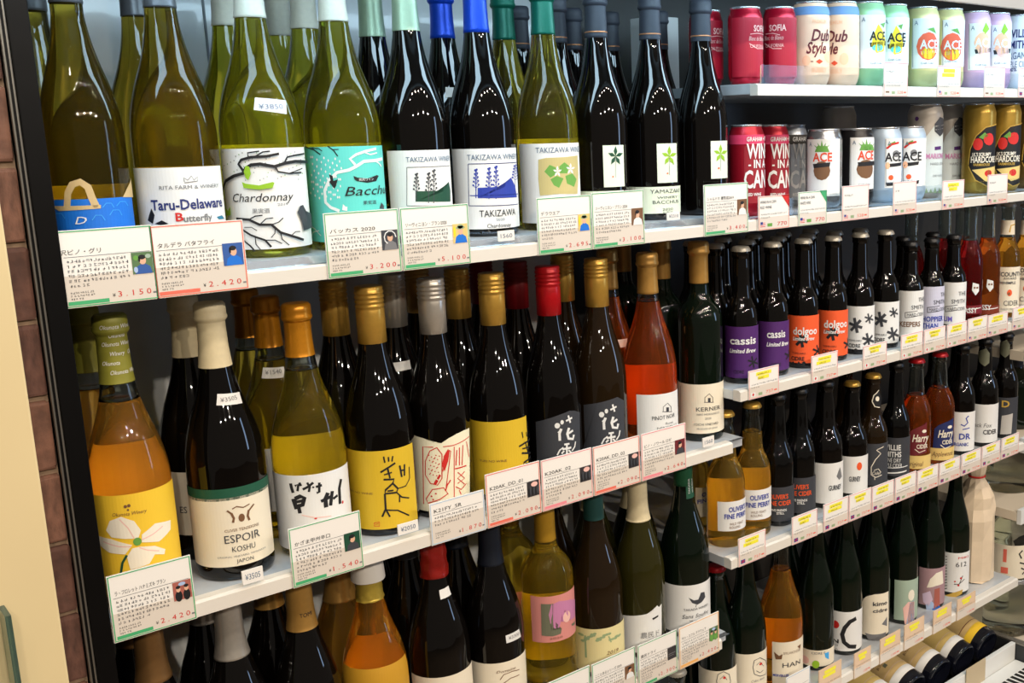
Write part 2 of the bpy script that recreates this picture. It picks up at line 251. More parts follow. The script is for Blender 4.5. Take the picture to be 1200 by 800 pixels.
# ---------------------------------------------------------------- measured data (tenths of a millimetre): name,label,category,group,x,y,z,kind,height,radius,glass,cap,fill,labels
ITEMS = [
 ('wine_bottle','olive wine bottle with blue sea label and sand arch beside the black post','wine bottle','wine bottles on the top shelf',2914,700,14219,'bur',3220,381,'olive',('cap','pewter',2654),None,[('L','front_label','blue',0,[(-643,187),(412,187),(412,752),(-643,752)],[('A',[('s','sand',[(-315,675),(-287,817),(-235,899),(-163,922),(-101,870),(-82,776),(-50,665)],67),('p','sand',[(-525,691),(-9,688),(-13,654),(-410,642)])]),('A',[('p','sand',[(226,750),(313,839),(466,937),(497,831),(496,734)])]),('A',[('s','sky',[(4,662),(40,702),(90,699),(111,654)],6)]),('A',[('s','sky',[(59,581),(99,630),(164,625),(187,571)],6)]),('A',[('s','sky',[(-545,563),(-465,616),(-382,617),(-350,566)],6)]),('A',[('s','sky',[(141,669),(186,709),(255,704),(289,659)],6)]),('A',[('s','sky',[(-101,541),(-66,590),(-13,586),(12,533)],6)]),('T','D',-239,-146,545,75,'white','i',1)]),('L','back_label','white',0,[(758,350),(1635,350),(1635,872),(758,872)],[])]),
 ('wine_bottle','olive wine bottle whose white label has blue gothic lettering and a crown','wine bottle','wine bottles on the top shelf',3797,700,14219,'bur',3220,425,'olive',('cap','pewter',2661),None,[('L','front_label','white',0,[(-781,109),(439,109),(439,1029),(-781,1029)],[('A',[('s','grey',[(-82,878),(-86,922),(-48,894),(-10,937),(11,892),(51,925),(46,881),(-83,869)],8),('p','ink',[(-515,489),(-447,614),(-414,543),(-448,454)]),('p','ink',[(-426,454),(-342,489),(-275,452),(-349,436)]),('p','teal',[(230,491),(325,502),(380,461),(267,461)])]),('T','RITA FARM & WINERY',-329,314,824,40,'grey','',1),('T','Taru-Delaware',-440,352,648,106,'navy','b',1),('T','B',-201,-127,519,88,'red','b',1),('T','utterfly',-128,168,500,71,'grey','b',1)]),('L','back_label','white',0,[(846,350),(1823,350),(1823,1029),(846,1029)],[])]),
 ('wine_bottle','yellow wine bottle, white label with black branches, lime bird and black cat','wine bottle','wine bottles on the top shelf',4731,700,14219,'bur',3240,440,'lemon',('cap','ivory',2605),None,[('L','front_label','white',0,[(-838,100),(474,100),(474,1201),(-838,1201)],[('A',[('e','leaf',(-679,1169),(11,6)),('e','grey',(-260,989),(6,6)),('e','grey',(93,1116),(7,6)),('e','leaf',(-506,956),(7,6)),('e','grey',(-137,1086),(6,6)),('e','grey',(229,895),(9,6)),('e','leaf',(-355,1055),(6,6)),('e','grey',(-40,870),(6,6)),('e','grey',(-670,1021),(11,6)),('e','leaf',(-227,1153),(6,6)),('e','grey',(99,967),(7,6)),('e','grey',(-461,1121),(7,6)),('e','leaf',(-132,938),(4,6)),('e','grey',(289,1063),(10,6)),('e','grey',(-351,908),(6,6)),('e','leaf',(-5,1036),(4,6)),('e','grey',(-662,871),(11,6)),('e','grey',(-223,1006),(6,6)),('e','leaf',(140,1133),(7,6)),('e','grey',(-457,974),(7,6)),('e','grey',(-100,1104),(6,6)),('e','leaf',(300,911),(11,6)),('e','grey',(-315,1073),(4,6)),('e','grey',(-1,887),(6,6)),('e','leaf',(-591,1039),(9,6)),('e','grey',(-219,858),(6,6)),('e','grey',(147,983),(7,6)),('e','leaf',(-416,1139),(7,6)),('e','grey',(-95,956),(4,6)),('e','grey',(387,1080),(11,6)),('e','leaf',(-311,925),(4,6)),('e','grey',(35,1053),(6,6)),('e','grey',(-585,891),(9,6)),('e','leaf',(-186,1023),(4,6)),('e','grey',(193,1151),(8,6)),('e','grey',(-411,992),(6,6)),('e','leaf',(-62,1121),(4,6)),('e','grey',(407,926),(11,6)),('e','grey',(-277,1090),(4,6)),('e','leaf',(40,904),(6,6)),('e','grey',(-530,1058),(7,6)),('e','grey',(-182,875),(4,6)),('e','leaf',(200,1000),(8,6)),('e','grey',(-373,1156),(6,6)),('e','grey',(-58,973),(6,6)),('e','leaf',(512,1096),(1,6)),('e','grey',(-273,943),(4,6)),('e','grey',(78,1070),(6,6)),('e','leaf',(-525,910),(7,6)),('e','grey',(-150,1041),(6,6)),('e','grey',(208,849),(8,6)),('e','leaf',(-369,1009),(6,6)),('e','grey',(-24,1138),(6,6)),('e','grey',(-709,974),(11,6)),('e','leaf',(-240,1108),(6,6)),('e','grey',(83,920),(7,6)),('e','grey',(-478,1075),(7,6)),('e','leaf',(-145,893),(4,6)),('e','grey',(263,1017),(10,6)),('e','grey',(-365,862),(6,6)),('s','ink',[(-840,430),(-840,583),(-769,737),(-645,853),(-500,909),(-387,936),(-352,991),(-292,1026),(-203,1033),(-64,1001),(53,1034),(180,1048),(512,1029)],34),('s','ink',[(-375,954),(-427,1038),(-391,1083),(-284,1109),(-134,1114),(-5,1138)],28),('s','ink',[(-312,1109),(-316,1155),(-199,1171)],15),('s','ink',[(-239,1117),(-165,1161),(-94,1168)],15),('s','ink',[(43,1034),(81,1098),(175,1114),(370,1128)],19),('s','ink',[(-55,1000),(-33,944),(83,920),(265,922)],17),('s','ink',[(83,920),(180,944),(291,968)],11),('s','ink',[(-526,443),(-371,433),(-264,375),(-148,370),(-66,279),(45,233),(203,170)],28),('s','ink',[(-520,396),(-467,330),(-369,264),(-225,203),(-170,125)],22),('s','ink',[(-479,330),(-459,207),(-381,141),(-338,84)],19),('s','ink',[(-371,433),(-300,470),(-227,477)],13),('s','ink',[(-264,375),(-195,438),(-124,444)],11),('s','ink',[(-148,370),(-74,393),(-24,437)],11),('s','ink',[(-322,244),(-321,159),(-280,101)],11),('s','ink',[(-225,203),(-128,198),(-59,155)],11),('s','ink',[(-66,279),(-55,203),(15,130)],11),('s','ink',[(45,233),(103,275),(162,270)],9),('s','ink',[(-431,349),(-350,349),(-297,310)],9),('s','ink',[(-115,339),(-121,274),(-161,229)],9),('p','slate',[(151,491),(197,555),(242,561),(250,503),(433,441),(418,295),(217,275),(201,372)]),('p','lime',[(-349,1018),(-312,1008),(-301,934),(-336,861),(-362,889),(-338,935),(-375,954)]),('p','lime',[(-840,468),(-726,559),(-658,524),(-609,573),(-610,478)]),('p','lime',[(-407,844),(-369,825),(-233,803),(-97,835),(-80,825),(-103,770),(-237,757),(-394,779)])]),('T','奥尻ワイン',-343,-129,789,34,'white','',1),('T','Chardonnay',-560,122,672,93,'ink','i',1),('T','果実酒',-332,-152,524,51,'grey','',1),('T','2019',-65,49,587,28,'grey','',1)]),('L','price_sticker','white',310,[(-154,1611),(-138,1742),(132,1711),(108,1563)],[('T','¥3850',-116,82,1646,56,'steel','',1)]),('L','back_label','white',0,[(876,350),(1888,350),(1888,1241),(876,1241)],[])]),
 ('wine_bottle','yellow wine bottle with turquoise label of a white tree and black bird','wine bottle','wine bottles on the top shelf',5699,700,14219,'bur',3240,440,'lemon',('cap','ivory',2615),None,[('L','front_label','turq',0,[(-869,100),(444,100),(444,1196),(-869,1196)],[('A',[('e','white',(-623,1082),(14,15)),('e','white',(-302,620),(8,15)),('e','white',(-349,650),(8,15)),('e','white',(-398,681),(9,15)),('e','white',(-450,710),(9,15)),('e','white',(-507,740),(11,15)),('e','white',(-571,769),(11,15)),('e','white',(-651,798),(16,15)),('e','white',(-275,825),(8,15)),('e','white',(-321,855),(8,15)),('e','white',(-369,885),(8,15)),('e','white',(-419,915),(9,15)),('e','white',(-472,945),(8,15)),('e','white',(-532,975),(11,15)),('e','white',(-601,1004),(12,15)),('e','white',(-249,1028),(6,15)),('e','white',(-295,1059),(8,15)),('e','white',(-384,602),(9,15)),('e','white',(-435,632),(9,15)),('e','white',(-490,662),(9,15)),('e','white',(-552,691),(11,15)),('e','white',(-627,719),(14,15)),('e','white',(-262,746),(6,15)),('e','white',(-308,777),(8,15)),('e','white',(-355,807),(8,15)),('e','white',(-405,837),(9,15)),('e','white',(-457,867),(9,15)),('e','white',(-515,897),(11,15)),('e','white',(-580,926),(11,15)),('e','white',(-237,950),(8,15)),('e','white',(-282,981),(8,15)),('e','white',(-328,1011),(8,15)),('e','white',(-376,1041),(8,15)),('e','white',(-426,1071),(9,15)),('e','white',(-534,612),(11,15)),('e','white',(-604,641),(12,15)),('e','white',(-697,668),(17,15)),('e','white',(-295,698),(8,15)),('e','white',(-342,729),(8,15)),('e','white',(-391,759),(9,15)),('e','white',(-442,789),(9,15)),('e','white',(-498,818),(9,15)),('e','white',(-561,848),(11,15)),('e','white',(-638,877),(14,15)),('e','white',(-269,903),(8,15)),('e','white',(-315,933),(8,15)),('e','white',(-362,963),(8,15)),('e','white',(-412,993),(9,15)),('e','white',(-464,1023),(8,15)),('e','white',(-523,1053),(11,15)),('e','white',(-590,1082),(12,15)),('e','white',(-282,619),(8,15)),('e','white',(-329,650),(8,15)),('e','white',(-377,680),(8,15)),('e','white',(-427,710),(8,15)),('e','white',(-482,740),(9,15)),('e','white',(-543,769),(11,15)),('e','white',(-615,798),(14,15)),('e','white',(-256,824),(8,15)),('e','white',(-302,855),(8,15)),('s','white',[(-295,462),(-392,504),(-453,563),(-451,701),(-385,817),(-288,903),(-153,928),(-73,965),(25,1020),(176,1024),(370,1039)],35),('s','white',[(-81,984),(-134,1054),(-62,1101),(58,1136),(225,1161)],29),('s','white',[(35,1127),(115,1095),(236,1112)],15),('s','white',[(176,1024),(257,992),(318,950)],15),('s','ink',[(-732,1200),(-563,1170),(-467,1110)],14),('s','ink',[(-591,1189),(-484,1178),(-441,1149)],10),('s','ink',[(-371,1205),(-306,1156),(-264,1087)],13),('s','ink',[(-305,1165),(-248,1164)],9),('p','ink',[(-379,886),(-340,865),(-335,807),(-285,825),(-311,748),(-333,719),(-360,758),(-387,798),(-354,827)]),('p','ink',[(-111,858),(-63,837),(53,822),(203,855),(236,843),(179,786),(48,773),(-76,798),(-104,819)]),('p','white',[(-265,471),(-250,540),(-224,509),(-205,509),(-209,459)]),('p','slate',[(204,464),(248,531),(307,487),(299,446)]),('s','white',[(-870,300),(-667,250),(-559,174)],10),('s','white',[(-869,117),(-725,207),(-581,234)],10)]),('T','奥尻ワイン',-55,138,813,31,'white','',1),('T','Bacchus',-200,483,685,108,'ink','i',1),('T','果実酒',-25,151,544,44,'slate','',1)]),('L','back_label','white',0,[(876,350),(1888,350),(1888,1226),(876,1226)],[])]),
 ('wine_bottle','dark wine bottle with pale sage cap and label drawing of a green house','wine bottle','wine bottles on the top shelf',6630,700,14219,'bur',3220,425,'dark',('cap','sage',2549),None,[('L','front_label','white',0,[(-581,100),(403,100),(403,1126),(-581,1126)],[('A',[('s','grey',[(-314,926),(-347,464)],8),('s','grey',[(-314,926),(329,925)],8),('s','grey',[(-347,464),(245,443)],8),('p','pine',[(-231,637),(151,628),(262,728),(301,620),(277,483),(-240,513)]),('s','slate',[(-230,513),(-207,852)],9),('s','slate',[(-222,632),(-259,674)],6),('s','slate',[(-222,632),(-178,671)],6),('e','slate',(-250,664),(11,11)),('e','slate',(-189,672),(13,11)),('s','slate',[(-219,676),(-250,718)],6),('s','slate',[(-219,676),(-182,716)],6),('e','slate',(-242,707),(11,11)),('e','slate',(-191,716),(11,11)),('s','slate',[(-216,720),(-241,762)],6),('s','slate',[(-216,720),(-185,760)],6),('e','slate',(-234,751),(11,11)),('e','slate',(-193,760),(11,11)),('s','slate',[(-213,764),(-232,806)],6),('s','slate',[(-213,764),(-188,804)],6),('e','slate',(-226,795),(11,11)),('e','slate',(-195,804),(11,11)),('s','slate',[(-210,808),(-223,849)],6),('s','slate',[(-210,808),(-191,848)],6),('e','slate',(-218,839),(11,11)),('e','slate',(-197,848),(11,11)),('s','slate',[(-87,486),(-61,857)],9),('s','slate',[(-78,616),(-117,659)],6),('s','slate',[(-78,616),(-31,655)],6),('e','slate',(-108,648),(13,11)),('e','slate',(-42,656),(11,11)),('s','slate',[(-75,664),(-108,707)],6),('s','slate',[(-75,664),(-34,704)],6),('e','slate',(-99,696),(11,11)),('e','slate',(-44,704),(11,11)),('s','slate',[(-71,713),(-98,755)],6),('s','slate',[(-71,713),(-38,752)],6),('e','slate',(-91,744),(13,11)),('e','slate',(-46,753),(11,11)),('s','slate',[(-68,761),(-89,803)],6),('s','slate',[(-68,761),(-41,801)],6),('e','slate',(-82,792),(11,11)),('e','slate',(-49,801),(13,11)),('s','slate',[(-65,809),(-79,851)],6),('s','slate',[(-65,809),(-44,849)],6),('e','slate',(-73,840),(11,11)),('e','slate',(-51,849),(13,11)),('s','slate',[(-21,482),(10,895)],9),('s','slate',[(-10,627),(-52,671)],6),('s','slate',[(-10,627),(41,666)],6),('e','slate',(-42,660),(13,11)),('e','slate',(29,667),(13,11)),('s','slate',[(-6,681),(-42,724)],6),('s','slate',[(-6,681),(38,720)],6),('e','slate',(-33,713),(13,11)),('e','slate',(27,721),(13,11)),('s','slate',[(-2,735),(-31,777)],6),('s','slate',[(-2,735),(35,774)],6),('e','slate',(-23,767),(13,11)),('e','slate',(25,775),(13,11)),('s','slate',[(2,788),(-21,831)],6),('s','slate',[(2,788),(31,828)],6),('e','slate',(-13,820),(11,11)),('e','slate',(23,829),(13,11)),('s','slate',[(6,842),(-10,884)],6),('s','slate',[(6,842),(28,882)],6),('e','slate',(-4,873),(13,11)),('e','slate',(21,882),(13,11))]),('T','TAKIZAWA WINERY',-318,None,1018,62,'steel','',0.85)])]),
 ('wine_bottle','dark wine bottle with royal blue cap and label drawing of a blue house','wine bottle','wine bottles on the top shelf',7627,700,14219,'bur',3220,425,'dark',('cap','royal',2571),None,[('L','front_label','white',0,[(-732,100),(377,100),(377,1121),(-732,1121)],[('A',[('s','navy',[(-438,933),(-461,403)],9),('s','navy',[(-438,933),(385,930)],9),('s','navy',[(-461,403),(295,389)],9),('p','indigo',[(-331,630),(37,637),(138,742),(233,627),(273,480),(-338,500)]),('s','indigo',[(-440,533),(321,522)],11),('s','indigo',[(-360,500),(-339,867)],12),('s','indigo',[(-353,629),(-396,673)],7),('s','indigo',[(-353,629),(-306,671)],7),('e','indigo',(-385,662),(13,12)),('e','indigo',(-317,671),(11,12)),('s','indigo',[(-350,677),(-386,720)],7),('s','indigo',[(-350,677),(-310,719)],7),('e','indigo',(-376,710),(13,12)),('e','indigo',(-320,719),(13,12)),('s','indigo',[(-347,724),(-376,768)],7),('s','indigo',[(-347,724),(-314,767)],7),('e','indigo',(-368,757),(13,12)),('e','indigo',(-323,767),(13,12)),('s','indigo',[(-344,772),(-366,815)],7),('s','indigo',[(-344,772),(-318,815)],7),('e','indigo',(-359,805),(11,12)),('e','indigo',(-325,815),(11,12)),('s','indigo',[(-342,820),(-357,863)],7),('s','indigo',[(-342,820),(-321,862)],7),('e','indigo',(-351,852),(13,12)),('e','indigo',(-328,862),(11,12)),('s','indigo',[(-198,485),(-176,884)],12),('s','indigo',[(-190,625),(-231,670)],7),('s','indigo',[(-190,625),(-144,667)],7),('e','indigo',(-221,659),(13,12)),('e','indigo',(-155,667),(13,12)),('s','indigo',[(-187,677),(-221,721)],7),('s','indigo',[(-187,677),(-147,719)],7),('e','indigo',(-212,710),(11,12)),('e','indigo',(-157,719),(11,12)),('s','indigo',[(-184,729),(-212,773)],7),('s','indigo',[(-184,729),(-151,771)],7),('e','indigo',(-204,762),(11,12)),('e','indigo',(-160,771),(13,12)),('s','indigo',[(-181,781),(-203,825)],7),('s','indigo',[(-181,781),(-155,823)],7),('e','indigo',(-196,814),(13,12)),('e','indigo',(-163,823),(13,12)),('s','indigo',[(-178,833),(-193,876)],7),('s','indigo',[(-178,833),(-159,875)],7),('e','indigo',(-187,865),(11,12)),('e','indigo',(-165,875),(11,12)),('s','indigo',[(-109,481),(-85,903)],12),('s','indigo',[(-101,629),(-143,674)],7),('s','indigo',[(-101,629),(-51,670)],7),('e','indigo',(-133,663),(13,12)),('e','indigo',(-63,671),(13,12)),('s','indigo',[(-98,684),(-134,729)],7),('s','indigo',[(-98,684),(-55,726)],7),('e','indigo',(-124,718),(13,12)),('e','indigo',(-66,726),(13,12)),('s','indigo',[(-94,739),(-124,783)],7),('s','indigo',[(-94,739),(-59,781)],7),('e','indigo',(-115,772),(11,12)),('e','indigo',(-69,781),(13,12)),('s','indigo',[(-91,794),(-114,838)],7),('s','indigo',[(-91,794),(-63,836)],7),('e','indigo',(-107,827),(13,12)),('e','indigo',(-71,836),(13,12)),('s','indigo',[(-88,848),(-104,892)],7),('s','indigo',[(-88,848),(-67,891)],7),('e','indigo',(-98,881),(13,12)),('e','indigo',(-74,891),(13,12)),('s','indigo',[(231,605),(268,890)],10),('s','indigo',[(243,705),(158,753)],6),('s','indigo',[(243,705),(416,741)],6),('e','indigo',(176,741),(24,12)),('e','indigo',(416,741),(12,12)),('s','indigo',[(248,742),(173,789)],6),('s','indigo',[(248,742),(416,779)],6),('e','indigo',(190,777),(24,12)),('e','indigo',(365,781),(26,12)),('s','indigo',[(253,779),(189,825)],6),('s','indigo',[(253,779),(416,817)],6),('e','indigo',(205,814),(26,12)),('e','indigo',(340,819),(26,12)),('s','indigo',[(258,816),(206,862)],6),('s','indigo',[(258,816),(369,856)],6),('e','indigo',(221,850),(26,12)),('e','indigo',(322,857),(26,12)),('s','indigo',[(263,853),(224,898)],6),('s','indigo',[(263,853),(336,894)],6),('e','indigo',(238,887),(26,12)),('e','indigo',(306,895),(26,12))]),('T','TAKIZAWA WINERY',-445,None,1014,71,'steel','',0.85),('T','TAKIZAWA',-327,195,300,87,'ink','',1),('T','2020',-124,-4,216,33,'steel','',1),('T','Chardonnay',-238,90,140,54,'ink','',1),('T','Grown, Produced and Bottled',-498,192,57,27,'steel','',1)])]),
 ('wine_bottle','yellow wine bottle with emerald cap and label of white trillium flowers','wine bottle','wine bottles on the top shelf',8671,700,14219,'bur',3220,418,'lemon2',('cap','emerald',2593),None,[('L','front_label','white',0,[(-749,100),(346,100),(346,1161),(-749,1161)],[('A',[('p','khaki',[(-397,951),(-291,972),(-55,976),(233,990),(236,725),(184,473),(-139,490),(-396,474),(-410,691)]),('p','leaf',[(-322,792),(-250,880),(-171,844),(-151,764),(-246,710)]),('p','leaf',[(-123,854),(-45,908),(37,848),(-11,759),(-115,763)]),('p','leaf',[(-247,688),(-164,731),(-68,693),(-136,570),(-205,607)]),('p','leaf',[(-40,726),(81,755),(175,670),(105,570),(-18,622)]),('p','white',[(-150,787),(-133,826),(-147,866),(-163,827)]),('p','white',[(-150,787),(-116,784),(-88,809),(-124,812)]),('p','white',[(-150,787),(-146,746),(-116,721),(-120,762)]),('p','white',[(-150,787),(-181,765),(-189,724),(-158,746)]),('p','white',[(-150,787),(-174,814),(-207,813),(-184,786)]),('p','white',[(51,813),(74,852),(56,893),(34,854)]),('p','white',[(51,813),(100,809),(143,834),(88,838)]),('p','white',[(51,813),(57,772),(100,746),(93,788)]),('p','white',[(51,813),(11,791),(1,751),(41,773)]),('p','white',[(51,813),(20,841),(-21,841),(7,813)])]),('T','TAKIZAWA WINERY',-427,None,1075,74,'steel','',0.85)]),('L','back_label','white',0,[(832,350),(1793,350),(1793,1221),(832,1221)],[])]),
 ('wine_bottle','black wine bottle with charcoal capsule and dark green five-leaf label','wine bottle','wine bottles on the top shelf',9577,700,14219,'bur',3220,405,'dark',('band','charcoal',2585),None,[('L','front_label','palegreen',0,[(-232,534),(113,534),(113,1112),(-232,1112)],[('A',[('p','pine',[(-49,959),(-15,1029),(-44,1100),(-76,1030)]),('p','pine',[(-49,959),(26,953),(93,998),(7,1004)]),('p','pine',[(-49,959),(-39,886),(27,841),(15,915)]),('p','pine',[(-49,959),(-110,919),(-124,847),(-64,886)]),('p','pine',[(-49,959),(-96,1007),(-160,1006),(-116,958)]),('s','grey',[(-50,935),(-60,663)],6),('e','orange',(-100,677),(12,12))])]),('L','lower_label','palegreen',0,[(-683,100),(83,100),(83,481),(-683,481)],[])]),
 ('wine_bottle','black wine bottle with charcoal capsule and wide pale label under lime five-leaf stamp','wine bottle','wine bottles on the top shelf',10581,700,14219,'bur',3220,405,'dark',('band','charcoal',2600),None,[('L','front_label','palegreen',0,[(-232,545),(131,545),(131,1112),(-232,1112)],[('A',[('p','lime',[(-38,927),(-1,1000),(-34,1075),(-69,1002)]),('p','lime',[(-38,927),(46,921),(126,968),(23,974)]),('p','lime',[(-38,927),(-26,850),(49,804),(34,881)]),('p','lime',[(-38,927),(-104,886),(-119,810),(-54,851)]),('p','lime',[(-38,927),(-91,978),(-159,976),(-111,926)]),('s','grey',[(-39,902),(-46,655)],6),('e','orange',(-75,681),(14,12))])]),('L','lower_label','palegreen',0,[(-902,100),(237,100),(237,490),(-902,490)],[('T','YAMAZAKI',-343,169,423,56,'slate','',1),('T','WINERY',-244,111,333,35,'slate','',1),('T','BACCHUS',-309,133,266,50,'slate','',1),('T','2020',-171,5,158,37,'slate','',1),('T','北海道',-173,3,108,37,'slate','',1)])]),
 ('wine_bottle','black wine bottle with charcoal capsule beside the red wine cans','wine bottle','wine bottles on the top shelf',11615,700,14219,'bur',3220,395,'dark',('band','charcoal',2615),None,[('L','front_label','palegreen',0,[(-178,558),(193,558),(193,1126),(-178,1126)],[('A',[('p','lime',[(-7,932),(32,1002),(-5,1074),(-40,1004)]),('p','lime',[(-7,932),(86,926),(192,971),(59,977)]),('p','lime',[(-7,932),(6,859),(91,814),(73,888)]),('p','lime',[(-7,932),(-75,893),(-89,820),(-23,860)]),('p','lime',[(-7,932),(-63,981),(-131,979),(-83,931)]),('s','grey',[(-8,906),(-12,674)],6),('e','orange',(-46,714),(18,13))])])]),
 ('wine_bottle','olive wine bottle half hidden between the black post and the blue sea label','wine bottle','wine bottles in the back row of the top shelf',2784,1550,14219,'bur',3220,381,'olive',('cap','pewter',2654),None,[]),
 ('wine_bottle','olive wine bottle peeking out left of the blue gothic label bottle','wine bottle','wine bottles in the back row of the top shelf',3834,1650,14219,'bur',3220,425,'olive',('cap','pewter',2661),None,[]),
 ('wine_bottle','yellow wine bottle with ivory cap behind, left of the black branch label bottle','wine bottle','wine bottles in the back row of the top shelf',4821,1650,14219,'bur',3240,440,'lemon',('cap','ivory',2605),None,[]),
 ('wine_bottle','yellow wine bottle with ivory cap third back behind the black branch label bottle','wine bottle','wine bottles in the back row of the top shelf',5820,2550,14219,'bur',3240,440,'lemon',('cap','ivory',2605),None,[]),
 ('wine_bottle','yellow wine bottle with ivory cap behind the turquoise label bottle','wine bottle','wine bottles in the back row of the top shelf',5765,1650,14219,'bur',3240,440,'lemon',('cap','ivory',2615),None,[]),
 ('wine_bottle','dark wine bottle with grey-green cap behind the turquoise label bottle','wine bottle','wine bottles in the back row of the top shelf',6636,1600,14219,'bur',3220,425,'dark',('cap','sage',2549),None,[]),
 ('wine_bottle','dark wine bottle with royal blue cap standing behind in the back row','wine bottle','wine bottles in the back row of the top shelf',7661,1600,14219,'bur',3220,425,'dark',('cap','royal',2571),None,[('L','price_sticker','white',310,[(-177,1794),(-169,1927),(-31,1921),(-39,1793)],[])]),
 ('wine_bottle','yellow wine bottle with emerald cap standing behind in the back row','wine bottle','wine bottles in the back row of the top shelf',8643,1600,14219,'bur',3220,418,'lemon2',('cap','emerald',2593),None,[]),
 ('wine_bottle','black bottle with charcoal capsule just right of the hindmost emerald cap','wine bottle','wine bottles in the back row of the top shelf',9717,2800,14219,'bur',3220,405,'dark',('band','charcoal',2585),None,[]),
 ('wine_bottle','black bottle with charcoal capsule touching the right of the front emerald cap','wine bottle','wine bottles in the back row of the top shelf',9583,1650,14219,'bur',3220,405,'dark',('band','charcoal',2585),None,[]),
 ('wine_bottle','black bottle with charcoal capsule seen whole between emerald and first front capsule','wine bottle','wine bottles in the back row of the top shelf',10596,2600,14219,'bur',3220,405,'dark',('band','charcoal',2585),None,[]),
 ('wine_bottle','black bottle with charcoal capsule between the first two front charcoal capsules','wine bottle','wine bottles in the back row of the top shelf',11462,2718,14219,'bur',3220,405,'dark',('band','charcoal',2600),None,[]),
 ('wine_bottle','black bottle with charcoal capsule peeking right of the second front charcoal capsule','wine bottle','wine bottles in the back row of the top shelf',12082,2200,14219,'bur',3220,395,'dark',('band','charcoal',2615),None,[]),
 ('wine_bottle','amber wine bottle with yellow label showing a large white dogwood flower','wine bottle','wine bottles on the middle shelf',2931,650,10634,'bur',3120,410,'amber',('cap','olivecap',2402),2217,[('L','front_label','yellow',0,[(-727,137),(496,137),(496,1279),(-727,1279)],[('A',[('p','petal',[(-393,899),(-338,1005),(-220,1047),(-105,983),(-53,867),(-86,789),(-206,800),(-343,825)]),('p','petal',[(-50,819),(89,903),(293,868),(274,768),(112,693),(-59,735)]),('p','petal',[(-515,827),(-346,806),(-149,725),(-225,630),(-387,652),(-520,731)]),('p','petal',[(-153,687),(-80,692),(61,662),(170,584),(152,533),(50,569),(-12,482),(-195,454),(-212,600)]),('s','blush',[(-239,1020),(-169,918),(-125,797)],11),('s','blush',[(173,845),(49,791),(-56,763)],11),('s','blush',[(-446,771),(-275,720),(-159,708)],11),('s','blush',[(99,591),(-20,639),(-89,685)],11),('e','leaf',(-98,753),(40,45)),('s','pine',[(-210,619),(-262,538),(-313,338)],23),('e','brown',(-167,1153),(16,18)),('e','brown',(-134,1158),(16,18)),('e','brown',(-147,1113),(11,12))]),('T','Okunota Winery',-300,24,1073,40,'brown','i',1)]),('L','cap_print','olivecap',165,[(-134,2496),(-133,2505),(-124,2505),(-125,2495)],[('T','Okunota Winery',-140,None,3011,45,'white','i',0.8),('T','Okunota',-69,None,2918,45,'white','i',0.8),('T','Okunota Winery',-151,None,2831,45,'white','i',0.8),('T','Winery   Ok',-79,None,2729,45,'white','i',0.8),('T','Okunota',-167,None,2631,45,'white','i',0.8),('T','Okunota Winery',-91,None,2531,45,'white','i',0.8)]),('L','back_label','white',0,[(816,350),(1759,350),(1759,1619),(816,1619)],[])]),
 ('wine_bottle','dark wine bottle with cream capsule and cream label of two brown figures','wine bottle','wine bottles on the middle shelf',3948,650,10634,'bur',3120,425,'dark',('cap','bone',2405),None,[('L','neck_band','forest',0,[(-787,957),(518,957),(518,1094),(-787,1094)],[]),('L','front_label','cream',0,[(-787,180),(428,180),(428,985),(-787,985)],[('A',[('s','brown',[(-122,854),(-76,875),(-5,848),(66,869)],13),('s','brown',[(-136,807),(-115,743),(-129,695)],25),('s','brown',[(49,803),(32,737),(46,683)],25),('s','brown',[(-176,843),(-128,795)],19),('s','brown',[(118,853),(48,794)],19),('e','brown',(-35,735),(34,47))]),('T','CUVEE TENSEIGNE',-223,152,607,33,'brown','',1),('T','ESPOIR',-233,151,507,94,'slate','',1),('T','KOSHU',-165,83,383,66,'slate','',1),('T','ORIGINAL VINEYARD, YAMANASHI',-328,212,299,21,'grey','',1),('T','JAPON',-134,48,240,43,'slate','',1)]),('L','price_sticker','white',240,[(-105,2013),(-89,2133),(185,2102),(161,1980)],[('T','¥3505',-64,111,2063,47,'grey','',1)])]),
 ('wine_bottle','straw coloured wine bottle with orange-gold cap and white brush lettering label','wine bottle','wine bottles on the middle shelf',4922,650,10634,'bur',2990,425,'straw',('cap','amber_cap',2373),2215,[('L','front_label','white',0,[(-817,100),(451,100),(451,1026),(-817,1026)],[('A',[('s','ink',[(-407,931),(-401,879),(-386,816)],38),('s','ink',[(-356,901),(-314,922),(-331,838)],29),('s','ink',[(-302,942),(-286,900)],29),('s','ink',[(-270,857),(-210,884),(-149,929)],29),('s','ink',[(-215,937),(-191,882),(-206,821)],26),('s','ink',[(-163,878),(-145,865)],20),('s','ink',[(-125,872),(-56,880)],29),('s','ink',[(-83,917),(-93,803),(-122,798)],29),('s','ink',[(-393,743),(-378,680),(-362,617)],52),('s','ink',[(-371,743),(-307,775),(-260,752),(-287,669),(-359,649)],49),('s','ink',[(-365,702),(-282,721)],35),('s','ink',[(-338,660),(-326,565)],43),('s','ink',[(6,771),(-31,706),(-30,599)],49),('s','ink',[(-83,685),(-21,703),(45,718)],38),('s','ink',[(62,777),(43,697),(24,607)],43),('s','ink',[(64,680),(128,704)],32),('s','ink',[(207,881),(164,778),(156,588)],43)]),('A',[('e','red',(202,594),(14,20)),('s','blush',[(-308,543),(-157,497),(23,479)],10),('e','red',(-158,487),(16,10))])]),('L','back_label','white',0,[(846,350),(1823,350),(1823,1296),(846,1296)],[])]),
